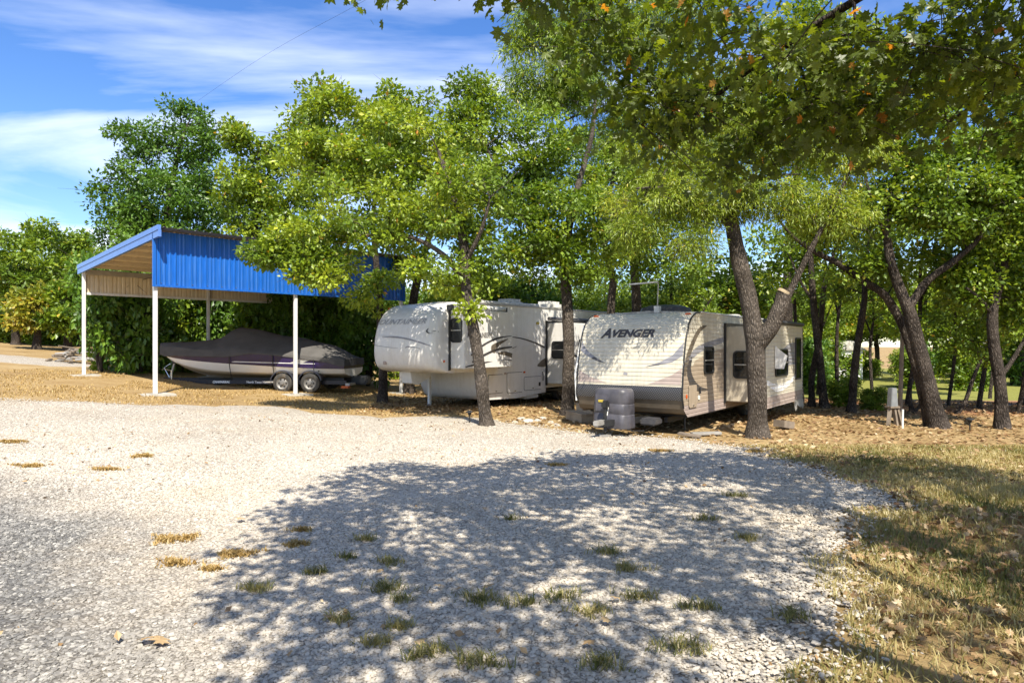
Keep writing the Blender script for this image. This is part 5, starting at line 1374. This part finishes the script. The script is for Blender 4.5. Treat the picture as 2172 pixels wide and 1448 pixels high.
for sg in (-1, 1):
    MB().tube([(1.3, sg * (W2 + .008), Z1 - .01), (L2, sg * (W2 + .008), Z1 - .01)], .022, 6).build('gutter', M['galv'], fw)
ff = lambda x, z, off: (x, -W2 - off - .001, z)
# bedroom slide
S1 = (.70, 2.78); SP = .55
s1 = MB().bx(S1[0], S1[1], -W2 - SP, -W2 + .02, 1.22, 2.80).build('slide_out', M['rv_white'], fw, bevel=.02)
sl_end = lambda u, z, off: (S1[0] - off - .001, -W2 - u, z)
window(s1, sl_end, .06, .46, 1.92, 2.58, .09, frame=.025)
MB().bx(S1[0] - .05, S1[0] - .004, -W2 - .05, -W2 - .002, 1.17, 2.86).build('slide_seal', M['trim_black'], s1)
MB().bx(S1[0] - .05, S1[1] + .05, -W2 - .05, -W2 - .002, 2.81, 2.86).build('slide_seal', M['trim_black'], s1)
MB().bx(S1[1] + .004, S1[1] + .03, -W2 - .05, -W2 - .002, 1.17, 2.86).build('slide_seal', M['galv'], s1)
MB().tube([(S1[0] - .1, -W2 - .16, 2.90), (S1[1] + .12, -W2 - .16, 2.90)], .06, 10).build('topper_roll', M['ac_white'], s1, smooth=True)
for x in (S1[0] - .1, S1[1] + .13): MB().bx(x - .012, x + .012, -W2 - .24, -W2, 2.80, 2.94).build('topper_bracket', M['trim_black'], s1)
o1 = lambda x, z: (x, -W2 - SP - .004, z)
for pts, wd, mt in (([(.95, 1.58), (1.5, 1.87), (2.1, 2.05), (2.72, 2.12)], [.02, .03, .028, .006], 'dark_decal'),
                    ([(1.0, 1.40), (1.5, 1.58), (2.1, 1.74), (2.74, 1.80)], [.03, .035, .035, .02], 'dark_decal'),
                    ([(2.55, 2.03), (2.15, 1.90), (1.90, 1.76), (1.98, 1.66)], [.01, .05, .12, .04], 'brown_decal'),
                    ([(2.1, 1.62), (2.4, 1.62), (2.74, 1.55)], [.02, .055, .07], 'brown_decal'), ([(2.2, 1.42), (2.45, 1.44), (2.74, 1.41)], [.006, .012, .012], 'dark_decal'),
                    ([(.72, 1.27), (1.3, 1.35), (1.9, 1.41)], [.012, .03, .004], 'dark_decal')):
    link('swoosh', decal_mesh('swoosh', arc_band(pts, wd), o1, .012), M[mt], s1)
link('lettering', text_mesh('lettering', 'MOUNTAINEER II', .19, lambda u, v: (.80 + u, -W2 - SP - .004, 2.06 + v), .1, .005, sx=.70), M['dark_decal'], s1)
# living room slide
S2 = (OV + 3.25, OV + 7.4); SP2 = .9
s2 = MB().bx(S2[0], S2[1], -W2 - SP2, -W2 + .02, .62, 2.56).build('slide_out', M['rv_white'], fw, bevel=.02)
s2e = lambda u, z, off: (S2[0] - off - .001, -W2 - u, z)
window(s2, s2e, .22, .72, 1.42, 1.98, .09, frame=.03)
window(s2, lambda x, z, off: (x, -W2 - SP2 - off - .001, z), S2[0] + .5, S2[0] + 1.7, 1.35, 2.05, .09)
MB().bx(S2[0] - .06, S2[0] - .004, -W2 - .05, -W2 - .002, .56, 2.64).build('slide_seal', M['trim_black'], s2)
MB().bx(S2[0] - .06, S2[1] + .06, -W2 - .05, -W2 - .002, 2.58, 2.64).build('slide_seal', M['trim_black'], s2)
MB().tube([(S2[0] - .12, -W2 - .18, 2.70), (S2[1] + .1, -W2 - .18, 2.70)], .06, 10).build('topper_roll', M['ac_black'], s2, smooth=True)
link('swoosh', decal_mesh('swoosh', arc_band([(S2[0] + .05, 1.55), (S2[0] + .6, 1.45), (S2[0] + 1.4, 1.2)], [.03, .04, .01]), lambda x, z: (x, -W2 - SP2 - .004, z), .012), M['dark_decal'], s2)
# graphics on the main wall and the nose
w1 = lambda x, z: (x, -W2 - .004, z)
for pts, wd, mt in (([(3.15, 2.12), (3.9, 2.06), (4.6, 1.93), (5.15, 1.78)], [.006, .02, .026, .035], 'dark_decal'), ([(2.85, 1.63), (3.3, 1.72), (3.7, 1.82)], [.014, .016, .004], 'dark_decal'),
                    ([(4.75, 1.20), (5.0, 1.26), (5.2, 1.30)], [.02, .11, .15], 'brown_decal')):
    link('swoosh', decal_mesh('swoosh', arc_band(pts, wd), w1, .012), M[mt], fw)
def nose(u, z): 
    p = Vector(cap_pt(-u, z)); q = Vector(cap_pt(-u, z + .02)) - p; c = Vector(cap_pt(-u + .005, z)) - p
    n = c.cross(q).normalized(); n = n if n.x < 0 or abs(n.y) > .8 else -n
    return tuple(p + Vector((-.006, 0, 0)) + n * .004)
link('swoosh', decal_mesh('swoosh', arc_band([(-.52, 1.92), (-.56, 2.02), (-.40, 2.10), (0, 2.06), (.30, 1.93), (.44, 1.83)], [.006, .035, .025, .022, .018, .004]), nose, .01), M['grey_decal'], fw)
link('swoosh', decal_mesh('swoosh', arc_band([(-.42, 1.86), (-.2, 1.80), (-.02, 1.77)], [.005, .006, .003]), nose, .006), M['grey_decal'], fw)
link('swoosh', decal_mesh('swoosh', arc_band([(.10, 1.77), (.12, 1.81), (.22, 1.80), (.32, 1.76)], [.004, .012, .01, .003]), nose, .006), M['grey_decal'], fw)
link('emblem', decal_mesh('emblem', arc_band([(.41, 2.30), (.39, 2.23), (.42, 2.17), (.50, 2.16), (.53, 2.20), (.50, 2.23), (.44, 2.21)], [.004, .01, .012, .012, .01, .008, .004]), nose, .008), M['dark_decal'], fw)
link('lettering', text_mesh('lettering', 'MOUNTAINEER', .22, lambda u, v: nose(-.52 + u / 1.55, 2.43 + v * .9), .3, .004, sx=.88), M['faint_decal'], fw)
link('lettering', text_mesh('lettering', 'KEYSTONE', .05, lambda u, v: nose(.37 + u / 1.55, 2.005 + v * .9), 0, .002, sx=.9), M['dark_decal'], fw) if False else None
marker(fw, [tuple(Vector(nose(u, 2.90)) + Vector((-.01, 0, .0))) for u in (-.62, .62)], (.05, .11, .06))
marker(fw, [nose(.60, 1.42)], (.04, .10, .06)); marker(fw, [nose(-.25, 1.36)], (.05, .12, .09), 'hook_box', 'taupe')
marker(fw, [(4.05, -W2 - .012, 1.02)], (.09, .03, .06)); marker(fw, [(4.75, -W2 - .02, 2.55)], (.14, .04, .08), 'porch_light', 'yellow')
hatch(fw, ff, OV + .32, OV + 1.0, .45, .98, 'rv_white'); hatch(fw, ff, OV + 1.2, OV + 1.95, .42, 1.02, 'rv_white'); hatch(fw, ff, OV + 2.05, OV + 2.95, .46, .86, 'rv_white')
MB().bx(OV + 1.06, OV + 1.16, -W2 - .015, -W2 - .002, .98, 1.04).build('vent_plate', M['taupe'], fw)
MB().box((OV + 2.85, -W2 - .012, .62), (.10, .02, .12)).build('outlet_cover', M['black'], fw)
MB().tube([(OV + 3.0, -W2 - .03, 1.0), (OV + 3.0, -W2 - .05, .85), (OV + 3.02, -W2 - .03, .72)], .014, 6).build('pigtail', M['black'], fw)
lp = [(OV + .10 + .10 * math.sin(a), -W2 - .02, .85 + .17 * math.cos(a)) for a in np.linspace(0, 7.5, 16)]
MB().tube(lp, .011, 6).build('hose_loop', M['hose'], fw)
MB().bx(OV + 2.2, OV + 2.9, -W2 + .05, W2 - .2, .18, .30).build('tank', M['rv_white'], fw, bevel=.03)
# nose support, pin box, roof units, wheels
for s in (.75,):
    MB().bx(1.72, 1.80, s * .80 - .04, s * .80 + .04, .06, 1.12).build('landing_leg', M['pvc'], fw)
    MB().bx(1.62, 1.90, s * .80 - .14, s * .80 + .14, .0, .06).build('landing_pad', M['cut_wood'], fw)
MB().prism([(.55, 1.12), (1.45, 1.12), (1.30, .92), (.85, .72), (.62, .78)], -.20, .20, lambda u, v, w: (u, w + .35, v)).build('pin_box', M['pvc'], fw)
for x, sx_, h, mt in ((2.55, .35, .16, 'ac_white'), (4.1, .75, .27, 'ac_white'), (6.3, .8, .30, 'ac_white')):
    MB().bx(x, x + sx_, -.62, .02, Z1 + .0, Z1 + h).build('air_conditioner' if h > .2 else 'roof_vent', M[mt], fw, bevel=.09 if h > .2 else .04)
MB().tube([(2.2, -W2 + .12, Z1 + .04), (5.0, -W2 + .12, Z1 + .06)], .045, 8).build('awning_roll', M['ac_white'], fw, smooth=True)
for s in (-1, 1):
    for x in (OV + 4.35, OV + 5.25): wheel(fw, (x, s * .96, gz(2, 23) + .36), .36, .22, s)
for s in (-1, 1): MB().bx(OV + .4, L2 - .3, s * .7 - .04, s * .7 + .04, .24, .38).build('chassis_rail', M['black'], fw)

# ------------------------------------------------------------------ small things around the trailers
def local(root_o, p): return root_o.matrix_basis @ Vector(p)
st_o = empty('wooden_steps', Vector((1.55, 15.95, gz(1.55, 15.95))), math.pi / 2 - TH + math.pi, 'two-step wooden stairs beside the beige trailer', 'steps')
# local x -> towards the nose, y -> away from the trailer is +... steps climb along -y
def board(a, nm, p): return a.build(nm, M['wood'], p, bevel=.006)
for k, (y0, z) in enumerate(((-.62, .19), (-.34, .37))):
    for j in range(2):
        yy = y0 + j * .143; board(MB().bx(-.50, .50, yy, yy + .137, z, z + .036), 'tread', st_o)
    board(MB().bx(-.48, .48, y0 + .012, y0 + .045, z - .185, z - .002), 'riser', st_o)
for x in (-.49, .45): board(MB().prism([(-.60, .0), (-.06, .0), (-.06, .368), (-.33, .368), (-.33, .188), (-.60, .188)], x, x + .036, lambda u, v, w: (w, u, v)), 'stringer', st_o)
st_o.rotation_euler = (0, 0, R(-72))
st_o.location = (2.07, 16.74, gz(2.0, 16.7))

pe = empty('power_pedestal', G(1893, 15.8), R(15), 'grey metal power pedestal box on a wooden stand', 'pedestal')
MB().prism([(-.10, .42), (.10, .42), (.07, .86), (-.07, .86)], -.07, .07, lambda u, v, w: (u, w, v)).build('box', M['grey_box'], pe, bevel=.01)
for x0, x1 in ((-.06, -.20), (.03, .04), (.10, .18)): MB().bar((x0, 0, .45), (x1, -.08, -.02), .08, .05).build('leg', M['post_wood'], pe)
MB().bx(-.13, .13, -.09, .09, .40, .44).build('shelf', M['post_wood'], pe)
tag(MB().tube([Vector(G(1914, 15.2)) + Vector((0, 0, -.1)), Vector(G(1914, 15.2)) + Vector((.01, 0, .42))], .022, 10).build('pipe_stake', M['pvc']), 'white plastic pipe stake standing in front of the grey pedestal', 'stake')
tag(MB().tube([Vector(G(1908, 17.2)) + Vector((0, 0, -.1)), PX(1912, 770, 17.2), PX(1915, 690, 17.2)], [.055, .05, .045], 10).build('bare_post', M['post_wood'], smooth=True), 'thin bare wooden post behind the grey pedestal', 'post')
def garden_lamp(px, d, label):
    g = G(px, d); r = empty('garden_lamp', g, 0, label, 'lamp')
    MB().tube([(0, 0, -.08), (0, 0, .22)], .014, 8).build('stake', M['black'], r)
    MB().lathe([(.035, .20), (.045, .26), (.085, .265), (.08, .285), (.02, .31), (.001, .312)], 14, (0, 0, 0), 'z').build('lamp_head', M['black'], r, smooth=True)
garden_lamp(2057, 14.6, 'low black solar garden lamp on the leaf litter under the trees')
garden_lamp(996, 15.9, 'low black solar garden lamp beside the slender leaning oak')
# lumber and rocks
for i, (px, d, rz, s, lab) in enumerate([(1497, 13.9, .2, (.65, .14, .06), 'grey plank lying before the dark gap under the beige trailer'), (1462, 13.7, -.6, (.45, .16, .05), 'short tilted board beside the nose of the beige trailer'),
                                         (1662, 15.0, .5, (.34, .30, .16), 'wooden block under the rear of the beige trailer slide-out')]):
    g = G(px, d); o = MB().box((0, 0, s[2] / 2), s).build('board', M['galv'] if i == 0 else M['post_wood'], bevel=.01); o.location = g + Vector((0, 0, .03)); o.rotation_euler = (0, .08 * i, rz)
    tag(o, lab, 'board')
def rock_mesh(seed, s):
    bm = bmesh.new(); bmesh.ops.create_icosphere(bm, subdivisions=2, radius=1)
    for v in bm.verts: v.co = Vector((v.co.x * s[0], v.co.y * s[1], v.co.z * s[2])) * (1 + .35 * mnoise.noise(v.co * 1.3 + Vector((seed, 0, 0))))
    me = bpy.data.meshes.new('rock'); bm.to_mesh(me); bm.free(); return me
for i, (px, d, s) in enumerate([(1122, 16.4, .16), (1140, 16.6, .12), (1168, 16.2, .10), (1106, 17, .13), (1180, 15.6, .11), (1150, 17.2, .12), (1092, 16.2, .08)]):
    o = link('rock', rock_mesh(i * 3.1, (s, s * .8, s * .5)), M['concrete']); o.location = G(px, d); o.rotation_euler = (0, 0, i)
    tag(o, 'pale rock on the leaf litter between the two trailers', 'rock', 'rocks between the trailers')
# scrap wood pile by the drive: every stick is a part
pile = empty('scrap_pile', Vector((-18.6, 29.0, gz(-18.6, 29.0))), 0, 'heap of grey scrap wood and branches at the drive edge', 'wood pile')
rp = random.Random(3)
for i in range(46):
    a = rp.uniform(0, 6.28); L_ = rp.uniform(.4, 1.3); r_ = abs(rp.gauss(0, .55)); h = max(.05, .62 - r_ * .55) * rp.random()
    c = Vector((r_ * math.cos(i * 2.4) * 1.3, r_ * math.sin(i * 2.4), h + .05)); d_ = Vector((math.cos(a), math.sin(a), rp.uniform(-.25, .25))) * L_ / 2
    MB().tube([c - d_, c + Vector((0, 0, .03)), c + d_], [rp.uniform(.03, .06), .05, rp.uniform(.02, .05)], 6).build('stick', M['post_wood'] if i % 3 else M['galv'], pile)
# white shed far behind
sh = empty('garden_shed', G(1772, 44), R(20), 'small white shed half hidden behind trunks at the lawn edge', 'shed')
MB().bx(-1.0, 1.0, -1.2, 1.2, -.3, 1.9).build('wall', M['shed'], sh); MB().prism([(-1.2, 1.9), (1.2, 1.9), (0, 2.5)], -1.35, 1.35, lambda u, v, w: (u, w, v)).build('roof', M['rv_roof'], sh)
MB().bx(-.4, .4, -1.23, -1.205, -.2, 1.6).build('door', M['ac_white'], sh)
# overhead cables
def cable(pts, r, label):
    P, _ = smooth_path([PX(*p) for p in pts], [1] * len(pts), 12)
    tag(MB().tube(P, r, 6).build('power_line', M['black'], smooth=True), label, 'power line')
cable([(960, -105, 20), (755, 12, 24), (535, 135, 29), (300, 300, 36)], .0042, 'thin overhead cable crossing the open sky above the carport')
cable([(1420, 45, 27), (1180, 128, 27), (930, 213, 27), (780, 262, 27), (560, 330, 28)], .013, 'black overhead cable running down through the oak crowns')

# ------------------------------------------------------------------ grass, litter and small ground things
rg = np.random.default_rng(21)
def gzv(P): return np.array([gz(x, y) for x, y in P])
def blades(P, h, lean, tint, w=.006, z0=0.0):
    """two-triangle bent blades"""
    n = len(P); base = np.column_stack([P, gzv(P) + z0])
    a = rg.uniform(0, 6.28, n); d = np.column_stack([np.cos(a), np.sin(a), np.zeros(n)]); s = np.column_stack([-np.sin(a), np.cos(a), np.zeros(n)])
    up = np.array([[0, 0, 1.0]])
    wv = w * rg.uniform(.7, 1.4, n)[:, None]
    p0, p1 = base - s * wv, base + s * wv
    mid = base + d * (lean * h)[:, None] * .35 + up * (h * .62)[:, None]
    p2, p3 = mid - s * wv * .8, mid + s * wv * .8
    p4 = base + d * (lean * h)[:, None] + up * (h * .92)[:, None]
    V = np.stack([p0, p1, p3, p2, p4], 1).reshape(-1, 3)
    k = np.arange(n)[:, None] * 5
    Fs = np.concatenate([k + np.array([[0, 1, 2]]), k + np.array([[0, 2, 3]]), k + np.array([[3, 2, 4]])], 0)
    return V, Fs, np.repeat(tint, 5)
def scatter(n, x0, x1, y0, y1, keep):
    P = np.column_stack([rg.uniform(x0, x1, n), rg.uniform(y0, y1, n)]); return P[keep(P)]
def nz2(P, s, o): return np.array([mnoise.fractal(Vector((x * s, y * s, o)), 1.0, 2.0, 4) for x, y in P])
def outside(m=0.0): return lambda P: pad_dist(P) < m
# grass at the right of the pad: patchy, straw mixed with green
P = scatter(120000, .9, 9.5, 2.8, 12.5, lambda P: (np.abs(P[:, 0]) < P[:, 1] * .92 + 1.0))
pdv = pad_dist(P); nzv = nz2(P, .7, 1.7)
P = P[(pdv < .12 + .35 * nzv) & ((nzv > -.3) | (rg.random(len(P)) < .4))]
nzv = nz2(P, .5, 6.1)
t = np.clip(.60 + nzv * 1.0 + rg.normal(size=len(P)) * .2, 0, 1)
V, Fs, T = blades(P, rg.uniform(.03, .095, len(P)), rg.uniform(.3, 1.3, len(P)), t, .0042)
tag(link('lawn_grass', np_mesh('lawn_grass', V, Fs, 3, T), M['grass']), 'patchy straw coloured and green grass along the gravel edge', 'grass', kind='stuff')
# dry grass of the strip left and under the carport
P = scatter(30000, -17, -2.5, 14.5, 26, lambda P: (np.abs(P[:, 0]) < P[:, 1] * .8))
P = P[pad_dist(P) < .15]; nzv = nz2(P, .5, 3.3); P = P[nzv > -.25]
V, Fs, T = blades(P, rg.uniform(.02, .06, len(P)), rg.uniform(.3, 1.4, len(P)), np.clip(.5 + rg.normal(size=len(P)) * .28, 0, 1), .008)
tag(link('dry_grass', np_mesh('dry_grass', V, Fs, 3, T), M['dry']), 'short dry tan grass along the carport and gravel edge', 'grass', kind='stuff')
# fallen leaves
def flat_leaves(P, size, kind='lobed', zl=.03, tilt=.45):
    n = len(P); pos = np.column_stack([P, gzv(P) + zl + rg.uniform(0, .015, n)])
    a = rg.uniform(0, 6.28, n); ax = np.column_stack([np.cos(a), np.sin(a), rg.normal(size=n) * tilt * .5])
    nr = np.column_stack([rg.normal(size=n) * tilt, rg.normal(size=n) * tilt, np.ones(n)])
    return leaf_cloud(pos, ax, nr, size, rg.random(n), kind)
P = scatter(26000, -4, 17, 9, 26, lambda P: (np.abs(P[:, 0]) < P[:, 1] * .85))
pdv = pad_dist(P); nzv = nz2(P, .45, 8.8)
P = P[(pdv < .9 * nzv + .1) | (rg.random(len(P)) < .035 * (1 - sstep(0, 3, pdv)))]
V, Fs, T = flat_leaves(P, rg.uniform(.06, .13, len(P)), 'simple', .02)
V1, F1, T1 = V, Fs, T
P = scatter(9000, 1.0, 9, 3.0, 10, lambda P: (np.abs(P[:, 0]) < P[:, 1] * .9))
pdv = pad_dist(P); nzv = nz2(P, .8, 4.8); P = P[(pdv < .1) & (nzv > -.1)]
V, Fs, T = flat_leaves(P, rg.uniform(.035, .09, len(P)), 'lobed', .03, .9)
V = np.concatenate([V1, V]); Fs = np.concatenate([F1, Fs + len(V1)]); T = np.concatenate([T1, T])
P = scatter(1500, -10, 5, 3.4, 18, lambda P: (np.abs(P[:, 0]) < P[:, 1] * .85))
P = P[(pad_dist(P) > 0) & (nz2(P, .35, 5.5) > -.12)]
V2, F2, T2 = flat_leaves(P, rg.uniform(.025, .075, len(P)), 'simple', .04, .8)
Fs = np.concatenate([Fs, F2 + len(V)]); V = np.concatenate([V, V2]); T = np.concatenate([T, T2])
tag(link('leaf_litter', np_mesh('leaf_litter', V, Fs, 3, T), M['litter']), 'brown fallen leaves littering the ground under the trees', 'leaves', kind='stuff')
# scattered leaves lying singly on the gravel
spots = [(290, 1392, .13), (345, 1402, .13), (516, 1120, .12), (1025, 1268, .10), (1318, 1290, .09), (1240, 1385, .10), (800, 1235, .08), (940, 1262, .08), (1095, 985, .1), (1290, 1345, .09), (585, 1052, .06), (330, 995, .07), (1190, 1050, .07), (700, 1330, .09), (880, 1395, .09), (1500, 1250, .1), (1620, 1330, .1)]
for i, (px, py, s) in enumerate(spots):
    d = HC * F / (py - HZ); g = G(px, d)
    V, Fs, T = leaf_cloud(np.array([[0, 0, .0]]), np.array([[math.cos(i * 2.3), math.sin(i * 2.3), .15]]), np.array([[.2 * math.sin(i), .25, 1.0]]), np.array([s]), np.array([.75 + .2 * ((i * 7) % 5) / 5]), 'lobed')
    o = link('fallen_leaf', np_mesh('fallen_leaf', V, Fs, 3, T), M['litter']); o.location = g + Vector((0, 0, .055))
    tag(o, 'single tan lobed leaf lying on the gravel', 'leaf', 'single leaves on the gravel')
# grass tufts growing through the gravel
tufts = [(30, 985, .5, 1), (305, 998, .42, 1), (65, 1030, .38, 1), (222, 1030, .35, 1), (370, 1165, .45, 1), (505, 1192, .38, 1), (372, 1215, .32, 1), (548, 1266, .34, 2), (640, 1138, .22, 1), (630, 1168, .28, 1),
         (670, 1230, .25, 3), (770, 1155, .3, 2), (830, 1205, .28, 3), (815, 1265, .4, 3), (720, 1333, .24, 2), (845, 1350, .22, 2), (920, 1405, .36, 3), (800, 1385, .25, 2), (1020, 1290, .42, 3), (1095, 1297, .34, 3), (1190, 1280, .36, 3),
         (1255, 1312, .34, 2), (1330, 1215, .34, 2), (1290, 1180, .30, 3), (1345, 1280, .30, 3), (1010, 1425, .36, 3), (1270, 1430, .34, 3), (1480, 1300, .36, 3), (1450, 1390, .4, 3), (1590, 1150, .3, 2), (1560, 1060, .36, 3), (1500, 1110, .3, 3), (1680, 1320, .3, 3),
         (850, 1290, .2, 3), (1400, 960, .4, 1), (1180, 990, .3, 1), (740, 1195, .2, 3), (1085, 1110, .2, 3), (1600, 960, .4, 1), (450, 1225, .2, 1)]
for i, (px, py, s, k) in enumerate(tufts):
    d = HC * F / (py - HZ); g = G(px, d); n = int(170 * s / .35) if k != 1 else int(420 * (s / .35) ** 1.5)
    core = rg.normal(size=(n, 2)) * .34; core = core[np.hypot(core[:, 0], core[:, 1]) < .75]
    nr_ = rg.integers(4, 8); ra = rg.uniform(0, 6.28, nr_); rl_ = rg.uniform(.5, 1.25, nr_); ri = rg.integers(0, nr_, n // 2); rt = rg.random(n // 2) ** .8
    run = np.column_stack([np.cos(ra[ri] + .35 * rt), np.sin(ra[ri] + .35 * rt)]) * (rl_[ri] * rt)[:, None] + rg.normal(size=(n // 2, 2)) * .07
    core = core[nz2(core, 3.5, i * 1.7) > -.12]
    off = np.concatenate([core, run]) * np.array([[s * .62, s * .40]]); n = len(off)
    P = np.array([[g.x, g.y]]) + off
    hh = rg.uniform(.012, .045, n) if k == 1 else rg.uniform(.018, .075, n)
    tt_ = np.clip((.34 if k == 3 else .6) + rg.normal(size=n) * .24, 0, 1) if k != 1 else rg.uniform(0, 1, n)
    V, Fs, T = blades(P, hh, rg.uniform(.4, 1.9, n), tt_, .0032 if k != 1 else .005, .03)
    V = V - np.array([[g.x, g.y, g.z]])
    o = link('grass_tuft', np_mesh('grass_tuft', V, Fs, 3, T), M['dry'] if k == 1 else M['grass']); o.location = g
    tag(o, 'flat tuft of dry orange grass on the sunlit pale gravel' if k == 1 else 'spiky tuft of green and straw grass growing through the gravel', 'grass', 'dry grass tufts on the gravel' if k == 1 else 'green grass tufts on the gravel')
